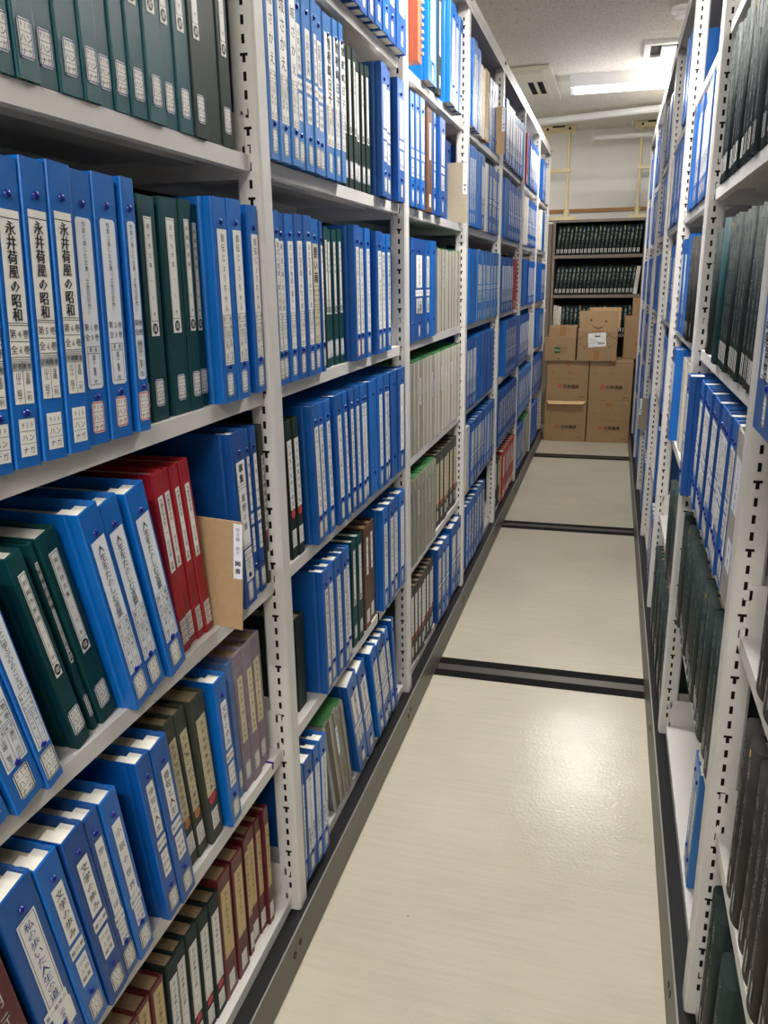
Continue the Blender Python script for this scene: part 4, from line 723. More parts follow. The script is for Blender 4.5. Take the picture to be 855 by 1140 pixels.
    ('R', 1, 2): 'greyfile,1.2350,1.3244,0,-4,0.272; long,1.3350,1.3723,0,-4,0.278; segbold,1.3735,1.4108,0,-4,0.278; segbold,1.4120,1.4493,0,-4,0.278; segbold,1.4505,1.4878,0,-4,0.278; long,1.4890,1.5263,0,-4,0.278; segbold,1.5275,1.5648,0,-4,0.278; segbold,1.5660,1.6033,0,-4,0.278; segbold,1.6045,1.6418,0,-4,0.278; long,1.6430,1.6803,0,-4,0.278; segbold,1.6815,1.7188,0,-4,0.278; segbold,1.7200,1.7573,0,-4,0.278; segbold,1.7585,1.7958,0,-4,0.278; long,1.7970,1.8343,0,-4,0.278; segbold,1.8355,1.8728,0,-4,0.278; segbold,1.8740,1.9113,0,-4,0.278; seg,1.9550,2.0294,0.02,0,0.28',
    ('R', 1, 3): 'forest,1.2391,1.2761,-0.008,-4,0.268; forest,1.2767,1.3138,-0.008,-4,0.268; forest,1.3148,1.3712,-0.008,-4,0.268; forest,1.3722,1.4168,-0.008,-4,0.268; forest,1.4174,1.4620,-0.008,-4,0.268; forest,1.4630,1.5121,-0.008,-4,0.268; forest,1.5131,1.5559,-0.008,-4,0.268; forest,1.5565,1.5992,-0.008,-4,0.268; forest,1.6002,1.6484,-0.008,-4,0.268; forest,1.6490,1.6971,-0.008,-4,0.268; forestplain,1.6981,1.7648,0,-4,0.272; forest,1.9227,1.9885,-0.015,-4,0.262',
    ('R', 1, 4): 'forest,1.2734,1.3382,-0.01,-2,0.27; forest,1.3392,1.4037,-0.01,-2,0.27; forest,1.4047,1.4681,-0.01,-2,0.27; forest,1.4691,1.5393,-0.01,-2,0.27; forest,1.5403,1.5877,-0.01,-2,0.27; forest,1.5887,1.6524,-0.01,-2,0.27; forest,1.6534,1.6934,-0.01,-2,0.27; forest,1.6940,1.7340,-0.01,-2,0.27; forest,1.7350,1.7968,-0.01,-2,0.27; forest,1.7978,1.8387,-0.01,-2,0.27; forest,1.8393,1.8803,-0.01,-2,0.27; forest,1.8813,1.9338,-0.01,-2,0.27; forest,1.9344,1.9870,-0.01,-2,0.27',
    ('R', 2, 0): 'forest,2.1100,2.1565,0,0,0.26; forest,2.1571,2.2037,0,0,0.26; forest,2.2047,2.2468,0,0,0.26; forest,2.2474,2.2896,0,0,0.26; forest,2.2902,2.3324,0,0,0.26; forest,2.3334,2.3755,0,0,0.26; forest,2.3761,2.4183,0,0,0.26; forest,2.4189,2.4610,0,0,0.26; forest,2.4620,2.5042,0,0,0.26; forest,2.5048,2.5469,0,0,0.26; forest,2.5475,2.5897,0,0,0.26; forest,2.5907,2.6329,0,0,0.26; forest,2.6335,2.6756,0,0,0.26; forest,2.6762,2.7184,0,0,0.26; forest,2.7194,2.7615,0,0,0.26; forest,2.7621,2.8043,0,0,0.26; forest,2.8049,2.8471,0,0,0.26',
    ('R', 2, 1): 'forest,2.1100,2.1480,0,0,0.262; forest,2.1490,2.2156,0,0,0.262; forest,2.2166,2.2833,0,0,0.262; forest,2.2843,2.3510,0,0,0.262; forest,2.3520,2.4187,0,0,0.262',
    ('R', 2, 2): 'whitemag,2.3113,2.3520,-0.015,0,0.262; whitemag,2.3526,2.3933,-0.015,0,0.262; whitemag,2.3943,2.4349,-0.015,0,0.262; whitemag,2.4355,2.4760,-0.015,0,0.262; whitemag,2.4770,2.5175,-0.015,0,0.262; whitemag,2.5181,2.5586,-0.015,0,0.262; whitemag,2.5596,2.6001,-0.015,0,0.262; whitemag,2.6007,2.6412,-0.015,0,0.262; whitewide,2.6422,2.7128,0.004,0,0.28; whitewide,2.7134,2.7839,0.004,0,0.28; maroontan,2.7849,2.8546,-0.02,0,0.26',
    ('R', 2, 3): 'blackjournal,2.2463,2.3010,0,-4,0.262; blackjournal,2.3016,2.3563,0,-4,0.262; blackjournal,2.3573,2.4118,0,-4,0.262; blackjournal,2.4124,2.4669,0,-4,0.262; none,2.4741,2.5250,0,0,0.276; none,2.5256,2.5764,0,0,0.276; none,2.5770,2.6279,0,0,0.276; whitewide,2.6289,2.7153,0,0,0.272; whitewide,2.7163,2.8028,0,0,0.272',
    ('R', 2, 4): 'whitewide,2.2177,2.2787,0,0,0.27; whitewide,2.2797,2.3404,0,0,0.27; whitewide,2.3414,2.4021,0,0,0.27; whitewide,2.4031,2.4638,0,0,0.27; whitewide,2.4648,2.5254,0,0,0.27; whitewide,2.5264,2.5871,0,0,0.27; none,2.5966,2.6442,0,0,0.275; none,2.6448,2.6923,0,0,0.275; none,2.6933,2.7407,0,0,0.275; none,2.7413,2.7887,0,0,0.275',
    ('R', 3, 0): 'seg,3.0100,3.0728,0,0,0.262,s; seg,3.0734,3.1362,0,0,0.262,s; seg,3.1372,3.2096,0,0,0.262,s; seg,3.2102,3.2826,0,0,0.262,s; seg,3.2836,3.3560,0,0,0.262,s; seg,3.3566,3.4290,0,0,0.262,s',
    ('R', 3, 1): 'none,3.0100,3.0917,0,0,0.262; none,3.0927,3.1501,0,0,0.262; none,3.1507,3.2081,0,0,0.262,s; none,3.2091,3.2665,0,0,0.262,s; none,3.2671,3.3245,0,0,0.262,s',
    ('R', 3, 2): 'long,3.0100,3.0210,0,0,0.27,s; long,3.0220,3.0895,0,0,0.27; long,3.0901,3.1575,0,0,0.27; long,3.1585,3.2259,0,0,0.27; long,3.2265,3.2939,0,0,0.27; long,3.2949,3.3623,0,0,0.27; long,3.3629,3.4303,0,0,0.27',
    ('R', 3, 3): 'seg,3.0100,3.0578,0,0,0.27; seg,3.0588,3.1281,0,0,0.27; seg,3.1287,3.1980,0,0,0.27; seg,3.1990,3.2683,0,0,0.27; seg,3.2689,3.3382,0,0,0.27; whitemag,3.3691,3.4086,0,0,0.26; whitemag,3.4092,3.4488,0,0,0.26; whitemag,3.4498,3.4891,0,0,0.26; whitemag,3.4897,3.5290,0,0,0.26',
    ('R', 3, 4): 'seg,3.0766,3.1285,0,0,0.27; seg,3.1291,3.1811,0,0,0.27; seg,3.1821,3.2338,0,0,0.27; seg,3.2344,3.2861,0,0,0.27; seg,3.2871,3.3388,0,0,0.27; seg,3.3394,3.3911,0,0,0.27; seg,3.3921,3.4438,0,0,0.27; seg,3.4444,3.4961,0,0,0.27; seg,3.4971,3.5489,0,0,0.27; seg,3.5495,3.6012,0,0,0.27; seg,3.6022,3.6539,0,0,0.27; seg,3.6545,3.7062,0,0,0.27; whitemag,3.7072,3.7584,0,0,0.27; whitemag,3.7590,3.8101,0,0,0.27; whitemag,3.8107,3.8619,0,0,0.27',
    ('R', 3, 5): 'none,3.2024,3.2569,0,0,0.27; none,3.2575,3.3120,0,0,0.27; none,3.3126,3.3671,0,0,0.27',
    ('R', 4, 0): 'seg,3.9100,3.9623,0,0,0.262,s; seg,3.9629,4.0152,0,0,0.262,s; seg,4.0162,4.0887,0,0,0.262,s; seg,4.0893,4.1618,0,0,0.262,s; seg,4.1628,4.2353,0,0,0.262,s; seg,4.2359,4.3083,0,0,0.262,s; seg,4.3093,4.3818,0,0,0.262,s; seg,4.3824,4.4549,0,0,0.262,s',
    ('R', 4, 1): 'none,3.9100,3.9314,0,0,0.262,s; none,3.9324,3.9867,0,0,0.262,s; none,3.9873,4.0416,0,0,0.262,s; none,4.0426,4.0968,0,0,0.262,s; none,4.0974,4.1517,0,0,0.262,s; none,4.1527,4.2070,0,0,0.262,s; none,4.2076,4.2619,0,0,0.262,s',
    ('R', 4, 2): 'seg,3.9100,3.9777,0,0,0.262,s; seg,3.9783,4.0460,0,0,0.262,s; seg,4.0470,4.1153,0,0,0.262,s; seg,4.1159,4.1843,0,0,0.262,s; seg,4.1853,4.2536,0,0,0.262,s; seg,4.2542,4.3226,0,0,0.262,s; seg,4.3236,4.3920,0,0,0.262,s; seg,4.3926,4.4609,0,0,0.262,s',
    ('R', 4, 3): 'whitewide,3.9100,3.9347,0,0,0.262,s; whitewide,3.9357,3.9922,0,0,0.262,s; whitewide,3.9928,4.0493,0,0,0.262,s; whitewide,4.0503,4.1068,0,0,0.262,s; whitewide,4.1074,4.1638,0,0,0.262,s; none,4.1648,4.2326,0,0,0.262,s; none,4.2332,4.3010,0,0,0.262,s; none,4.3020,4.3698,0,0,0.262,s; none,4.3704,4.4382,0,0,0.262,s; none,4.4392,4.5070,0,0,0.262,s; none,4.5076,4.5754,0,0,0.262,s',
    ('R', 4, 4): 'whitewide,3.9100,3.9575,0,0,0.262,s; whitewide,3.9581,4.0055,0,0,0.262,s; whitewide,4.0065,4.0654,0,0,0.262,s; whitewide,4.0660,4.1249,0,0,0.262,s; whitewide,4.1259,4.1848,0,0,0.262,s; whitewide,4.1854,4.2444,0,0,0.262,s; whitewide,4.2454,4.3043,0,0,0.262,s; whitewide,4.3049,4.3638,0,0,0.262,s; whitewide,4.3648,4.4237,0,0,0.262,s; whitewide,4.4243,4.4832,0,0,0.262,s',
    ('R', 4, 5): 'seg,3.9946,4.0834,0,0,0.262; seg,4.0844,4.1728,0,0,0.262; seg,4.1738,4.2621,0,0,0.262; seg,4.2631,4.3515,0,0,0.262; seg,4.3525,4.4409,0,0,0.262; seg,4.4419,4.5302,0,0,0.262',
    ('R', 5, 0): 'none,4.8360,4.8884,0,0,0.262,s; seg,4.8910,4.9434,0,0,0.262,s; seg,4.9460,4.9984,0,0,0.262,s; seg,5.0010,5.0534,0,0,0.262,s; seg,5.0560,5.1084,0,0,0.262,s; none,5.1110,5.1634,0,0,0.262,s; seg,5.1660,5.2184,0,0,0.262,s; seg,5.2210,5.2734,0,0,0.262,s; seg,5.2760,5.3284,0,0,0.262,s; seg,5.3310,5.3834,0,0,0.262,s; none,5.3860,5.4384,0,0,0.262,s; seg,5.4410,5.4934,0,0,0.262,s; seg,5.4960,5.5484,0,0,0.262,s; seg,5.5510,5.6034,0,0,0.262,s',
    ('R', 5, 1): 'long,4.8360,4.8884,0,0,0.262,s; long,4.8910,4.9434,0,0,0.262,s; none,4.9460,4.9984,0,0,0.262,s; long,5.0010,5.0534,0,0,0.262,s; long,5.0560,5.1084,0,0,0.262,s; long,5.1110,5.1634,0,0,0.262,s; long,5.1660,5.2184,0,0,0.262,s; none,5.2210,5.2734,0,0,0.262,s; long,5.2760,5.3284,0,0,0.262,s; long,5.3310,5.3834,0,0,0.262,s; long,5.3860,5.4384,0,0,0.262,s; long,5.4410,5.4934,0,0,0.262,s; none,5.4960,5.5484,0,0,0.262,s; long,5.5510,5.6034,0,0,0.262,s',
    ('R', 5, 2): 'whitewide,4.8360,4.8884,0,0,0.262,s; whitewide,4.8910,4.9434,0,0,0.262,s; whitewide,4.9460,4.9984,0,0,0.262,s; whitewide,5.0010,5.0534,0,0,0.262,s; none,5.0560,5.1084,0,0,0.262,s; whitewide,5.1110,5.1634,0,0,0.262,s; whitewide,5.1660,5.2184,0,0,0.262,s; whitewide,5.2210,5.2734,0,0,0.262,s; whitewide,5.2760,5.3284,0,0,0.262,s; none,5.3310,5.3834,0,0,0.262,s; whitewide,5.3860,5.4384,0,0,0.262,s; whitewide,5.4410,5.4934,0,0,0.262,s; whitewide,5.4960,5.5484,0,0,0.262,s; whitewide,5.5510,5.6034,0,0,0.262,s',
    ('R', 5, 3): 'seg,4.8360,4.8884,0,0,0.262,s; none,4.8910,4.9434,0,0,0.262,s; seg,4.9460,4.9984,0,0,0.262,s; seg,5.0010,5.0534,0,0,0.262,s; seg,5.0560,5.1084,0,0,0.262,s; seg,5.1110,5.1634,0,0,0.262,s; none,5.1660,5.2184,0,0,0.262,s; seg,5.2210,5.2734,0,0,0.262,s; seg,5.2760,5.3284,0,0,0.262,s; seg,5.3310,5.3834,0,0,0.262,s; seg,5.3860,5.4384,0,0,0.262,s; none,5.4410,5.4934,0,0,0.262,s; seg,5.4960,5.5484,0,0,0.262,s; seg,5.5510,5.6034,0,0,0.262,s',
    ('R', 5, 4): 'whitewide,4.8360,4.8884,0,0,0.262,s; whitewide,4.8910,4.9434,0,0,0.262,s; whitewide,4.9460,4.9984,0,0,0.262,s; none,5.0010,5.0534,0,0,0.262,s; whitewide,5.0560,5.1084,0,0,0.262,s; whitewide,5.1110,5.1634,0,0,0.262,s; whitewide,5.1660,5.2184,0,0,0.262,s; whitewide,5.2210,5.2734,0,0,0.262,s; none,5.2760,5.3284,0,0,0.262,s; whitewide,5.3310,5.3834,0,0,0.262,s; whitewide,5.3860,5.4384,0,0,0.262,s; whitewide,5.4410,5.4934,0,0,0.262,s; whitewide,5.4960,5.5484,0,0,0.262,s; none,5.5510,5.6034,0,0,0.262,s',
    ('R', 5, 5): 'none,4.8360,4.8884,0,0,0.262,s; seg,4.8910,4.9434,0,0,0.262,s; seg,4.9460,4.9984,0,0,0.262,s; seg,5.0010,5.0534,0,0,0.262,s; seg,5.0560,5.1084,0,0,0.262,s; none,5.1110,5.1634,0,0,0.262,s; seg,5.1660,5.2184,0,0,0.262,s; seg,5.2210,5.2734,0,0,0.262,s; seg,5.2760,5.3284,0,0,0.262,s; seg,5.3310,5.3834,0,0,0.262,s; none,5.3860,5.4384,0,0,0.262,s; seg,5.4410,5.4934,0,0,0.262,s; seg,5.4960,5.5484,0,0,0.262,s; seg,5.5510,5.6034,0,0,0.262,s',
    ('R', 6, 0): 'none,5.7360,5.7896,0,0,0.262,s; long,5.7922,5.8457,0,0,0.262,s; long,5.8483,5.9019,0,0,0.262,s; long,5.9045,5.9580,0,0,0.262,s; none,5.9606,6.0142,0,0,0.262,s; long,6.0168,6.0703,0,0,0.262,s; long,6.0729,6.1265,0,0,0.262,s; long,6.1291,6.1826,0,0,0.262,s; none,6.1852,6.2388,0,0,0.262,s; long,6.2414,6.2949,0,0,0.262,s; long,6.2975,6.3511,0,0,0.262,s; long,6.3537,6.4072,0,0,0.262,s; none,6.4098,6.4634,0,0,0.262,s',
    ('R', 6, 1): 'seg,5.7360,5.7896,0,0,0.262,s; seg,5.7922,5.8457,0,0,0.262,s; seg,5.8483,5.9019,0,0,0.262,s; none,5.9045,5.9580,0,0,0.262,s; seg,5.9606,6.0142,0,0,0.262,s; seg,6.0168,6.0703,0,0,0.262,s; seg,6.0729,6.1265,0,0,0.262,s; none,6.1291,6.1826,0,0,0.262,s; seg,6.1852,6.2388,0,0,0.262,s; seg,6.2414,6.2949,0,0,0.262,s; seg,6.2975,6.3511,0,0,0.262,s; none,6.3537,6.4072,0,0,0.262,s; seg,6.4098,6.4634,0,0,0.262,s',
    ('R', 6, 2): 'whitewide,5.7360,5.7896,0,0,0.262,s; whitewide,5.7922,5.8457,0,0,0.262,s; none,5.8483,5.9019,0,0,0.262,s; whitewide,5.9045,5.9580,0,0,0.262,s; whitewide,5.9606,6.0142,0,0,0.262,s; whitewide,6.0168,6.0703,0,0,0.262,s; none,6.0729,6.1265,0,0,0.262,s; whitewide,6.1291,6.1826,0,0,0.262,s; whitewide,6.1852,6.2388,0,0,0.262,s; whitewide,6.2414,6.2949,0,0,0.262,s; none,6.2975,6.3511,0,0,0.262,s; whitewide,6.3537,6.4072,0,0,0.262,s; whitewide,6.4098,6.4634,0,0,0.262,s',
    ('R', 6, 3): 'whitewide,5.7360,5.7896,0,0,0.262,s; none,5.7922,5.8457,0,0,0.262,s; whitewide,5.8483,5.9019,0,0,0.262,s; whitewide,5.9045,5.9580,0,0,0.262,s; whitewide,5.9606,6.0142,0,0,0.262,s; none,6.0168,6.0703,0,0,0.262,s; whitewide,6.0729,6.1265,0,0,0.262,s; whitewide,6.1291,6.1826,0,0,0.262,s; whitewide,6.1852,6.2388,0,0,0.262,s; none,6.2414,6.2949,0,0,0.262,s; whitewide,6.2975,6.3511,0,0,0.262,s; whitewide,6.3537,6.4072,0,0,0.262,s; whitewide,6.4098,6.4634,0,0,0.262,s',
    ('R', 6, 4): 'none,5.7360,5.7896,0,0,0.262,s; seg,5.7922,5.8457,0,0,0.262,s; seg,5.8483,5.9019,0,0,0.262,s; seg,5.9045,5.9580,0,0,0.262,s; none,5.9606,6.0142,0,0,0.262,s; seg,6.0168,6.0703,0,0,0.262,s; seg,6.0729,6.1265,0,0,0.262,s; seg,6.1291,6.1826,0,0,0.262,s; none,6.1852,6.2388,0,0,0.262,s; seg,6.2414,6.2949,0,0,0.262,s; seg,6.2975,6.3511,0,0,0.262,s; seg,6.3537,6.4072,0,0,0.262,s; none,6.4098,6.4634,0,0,0.262,s',
    ('R', 6, 5): 'long,5.7360,5.7896,0,0,0.262,s; long,5.7922,5.8457,0,0,0.262,s; long,5.8483,5.9019,0,0,0.262,s; none,5.9045,5.9580,0,0,0.262,s; long,5.9606,6.0142,0,0,0.262,s; long,6.0168,6.0703,0,0,0.262,s; long,6.0729,6.1265,0,0,0.262,s; none,6.1291,6.1826,0,0,0.262,s; long,6.1852,6.2388,0,0,0.262,s; long,6.2414,6.2949,0,0,0.262,s; long,6.2975,6.3511,0,0,0.262,s; none,6.3537,6.4072,0,0,0.262,s; long,6.4098,6.4634,0,0,0.262,s',
}
# ------------------------------------------------------------------ racks
def rack(side):
    F, d = (0.0, -1) if side == 'L' else (0.713, 1)
    ylast = 1.256 if side == 'L' else 1.206
    def X(a, b):   # depth interval measured from the front plane into the rack
        p, q = F + d * a, F + d * b
        return (min(p, q), max(p, q))
    root = empty('mobile_shelving_unit', (F + d * 0.32, ylast + 2.7, 0))
    tag(root, 'long off-white steel book rack along the %s of the aisle' % ('left' if side == 'L' else 'right'), 'shelving', 'mobile book racks either side of the aisle')
    off = Vector(root.location)
    def part(B, name, parent=root):
        B.v = [tuple(Vector(v) - off) for v in B.v]
        return B.build(name, parent)
    posts = [ylast + 0.9 * (i - 2) for i in range(9)]          # far edge of each upright
    zt = 2.15
    for yp in posts:
        B = MB()
        x0, x1 = X(0.0, 0.042)
        B.bbox(x0, x1, yp - 0.04, yp, 0.05, zt, 'shelf_paint', 0.004)
        nslot = int((zt - 0.14) / 0.0247)
        for i in range(nslot):
            z = 0.12 + i * 0.0247
            xa, xb = X(0.0155, 0.0205)
            for ya, yb in ((yp - 0.0404, yp - 0.039), (yp - 0.001, yp + 0.0004)):
                B.box(xa, xb, ya, yb, z, z + 0.0125, 'slot_dark')
                if i % 4 == 3:
                    xc, xd = X(0.012, 0.024); B.box(xc, xd, ya - 0.00005, yb + 0.00005, z + 0.0085, z + 0.0125, 'slot_dark')
        part(B, 'upright_post')
        B = MB(); x0, x1 = X(0.262, 0.30)
        B.box(x0, x1, yp - 0.04, yp, 0.05, zt, 'shelf_paint'); part(B, 'rear_post')
    for bi in range(8):
        ya, yb = posts[bi] + 0.0006, posts[bi + 1] - 0.0406
        for li, z in enumerate(Z):
            B = MB()
            x0, x1 = X(0.018, 0.300)
            B.box(x0, x1, ya, yb, z - 0.0016, z, 'shelf_paint')
            a, b = X(0.018, 0.0205); B.box(a, b, ya, yb, z - 0.0235, z - 0.0016, 'shelf_paint')
            a, b = X(0.0205, 0.034); B.box(a, b, ya, yb, z - 0.0235, z - 0.0218, 'shelf_paint')
            a, b = X(0.297, 0.300); B.box(a, b, ya, yb, z - 0.0235, z - 0.0016, 'shelf_paint')
            a, b = X(0.10, 0.15); B.box(a, b, ya + 0.01, yb - 0.01, z - 0.012, z - 0.0016, 'shelf_paint')
            sh = part(B, 'shelf')
            for yy0, yy1 in ((ya, ya + 0.0016), (yb - 0.0016, yb)):
                B = MB(); a, b = X(0.024, 0.262)
                B.box(a, b, yy0, yy1, z - 0.034, z + (0.078 if z < 1.0 else 0.06), 'shelf_paint')
                a, b = X(0.017, 0.028)
                B.box(a, b, yy0, yy1, z - 0.02, z + 0.012, 'shelf_paint'); B.box(a, b, yy0, yy1, z + 0.055, z + 0.07, 'shelf_paint')
                part(B, 'bracket', sh)
    y0, y1 = posts[0] - 0.04, posts[-1]
    B = MB(); a, b = X(-0.001, 0.64); B.box(a, b, y0, y1, zt + 0.0005, zt + 0.004, 'shelf_paint')
    a, b = X(-0.001, 0.001); B.box(a, b, y0, y1, 2.133, zt + 0.034, 'shelf_paint')
    a, b = X(0.001, 0.03); B.box(a, b, y0, y1, zt + 0.031, zt + 0.034, 'shelf_paint')
    for yp in posts:
        a, b = X(-0.004, -0.001)
        B.rod((F - d * 0.0005, yp - 0.01, 2.168), (F - d * 0.004, yp - 0.01, 2.168), 0.006, 'screw', 10)
        B.rod((F - d * 0.0005, yp - 0.03, 2.168), (F - d * 0.004, yp - 0.03, 2.168), 0.006, 'screw', 10)
    part(B, 'top_panel')
    B = MB(); a, b = X(0.318, 0.322); B.box(a, b, y0, y1, 0.07, zt, 'depth_shade'); part(B, 'dark_backing')  # dark sheet stands in for the shade behind the shelves
    B = MB()
    for yp in (posts[0], posts[-1]):
        a, b = X(0.30, 0.64); B.box(a, b, yp - 0.03, yp, 0.05, zt, 'shelf_paint')
    part(B, 'end_panel')
    B = MB(); a, b = X(0.02, 0.62); B.box(a, b, y0, y1, 0.012, 0.069, 'rubber'); part(B, 'base_plinth')
    B = MB(); a, b = X(-0.012, 0.06); B.box(a, b, y0, y1, 0.0635, 0.0695, 'rubber')
    B.v = [tuple(v) for v in B.v]; part(B, 'rubber_bumper')
    # sloping kick plate in three lengths
    cuts = [y0, 1.62 if side == 'L' else 2.9, 4.3, y1]
    for i in range(3):
        B = MB(); ya, yb = cuts[i] + 0.0008, cuts[i + 1] - 0.0008
        t0, t1 = F - d * 0.0125, F - d * 0.0215
        B.add([(t0, ya, 0.0705), (t1, ya, 0.004), (t1 + d * 0.002, ya, 0.004), (t0 + d * 0.003, ya, 0.0705),
               (t0, yb, 0.0705), (t1, yb, 0.004), (t1 + d * 0.002, yb, 0.004), (t0 + d * 0.003, yb, 0.0705)],
              [(0, 4, 5, 1), (1, 5, 6, 2), (2, 6, 7, 3), (3, 7, 4, 0), (0, 1, 2, 3), (4, 7, 6, 5)], 'fascia')
        a, b = sorted((t0 - d * 0.0006, t0 + d * 0.0022)); B.box(a, b, ya, yb, 0.0703, 0.0716, 'bright_edge')
        kp = part(B, 'kick_plate')
        for yp in posts:
            for dy in (-0.085, -0.115) if side == 'L' else (0.02, 0.045):
                if ya < yp + dy < yb:
                    z = 0.04 if dy in (-0.085, 0.02) else 0.036
                    xx = F - d * (0.0125 + 0.009 * (0.0705 - z) / 0.0665)
                    S = MB(); S.rod((xx + d * 0.002, yp + dy, z), (xx - d * 0.0012, yp + dy, z + 0.0004), 0.0065, 'screw', 12)
                    part(S, 'screw', kp)
    return root, part, posts

# ------------------------------------------------------------------ room
def struct(B, name):
    o = B.build(name); o['kind'] = 'structure'; return o
def room():
    CZ = 2.45; X0, X1, Y0, Y1 = -2.6, 3.4, -2.6, 7.6
    B = MB(); B.add([(X0, Y0, 0), (X1, Y0, 0), (X1, Y1, 0), (X0, Y1, 0)], [(0, 1, 2, 3)], 'floor_vinyl'); struct(B, 'floor')
    B = MB(); B.box(X0 - .1, X1 + .1, Y0 - .1, Y1 + .1, CZ, CZ + 0.1, 'ceiling_tile'); struct(B, 'ceiling')
    B = MB(); B.box(X0 - .1, X1 + .1, Y1, Y1 + 0.1, -0.05, CZ, 'wall_paint'); struct(B, 'wall_back')
    B = MB(); B.box(X0 - .1, X1 + .1, Y0 - 0.1, Y0, -0.05, CZ, 'wall_paint'); struct(B, 'wall_front')
    B = MB(); B.box(X0 - 0.1, X0, Y0, Y1, -0.05, CZ, 'wall_paint'); struct(B, 'wall_left')
    B = MB(); B.box(X1, X1 + 0.1, Y0, Y1, -0.05, CZ, 'wall_paint'); struct(B, 'wall_right')
    B = MB(); B.box(X0, X1, Y1 - 0.018, Y1, 1.795, 1.825, 'wood'); struct(B, 'trim_1')
    for y in (0.75, 2.445, 4.14, 5.93):
        B = MB()
        B.box(X0, X1, y - 0.068, y - 0.024, 0.0002, 0.0012, 'slot_dark')
        B.box(X0, X1, y - 0.0239, y + 0.0169, 0.0002, 0.0022, 'steel')
        B.box(X0, X1, y + 0.017, y + 0.066, 0.0002, 0.0012, 'slot_dark')
        o = B.build('floor_rail'); tag(o, {0.75: 'steel guide rail across the floor, nearest the camera', 2.445: 'dark double guide rail crossing the floor, widest in view',
            4.14: 'dark double guide rail crossing the mid floor', 5.93: 'thin dark guide rail crossing just before the cartons'}[y], 'rail', 'floor guide rails')

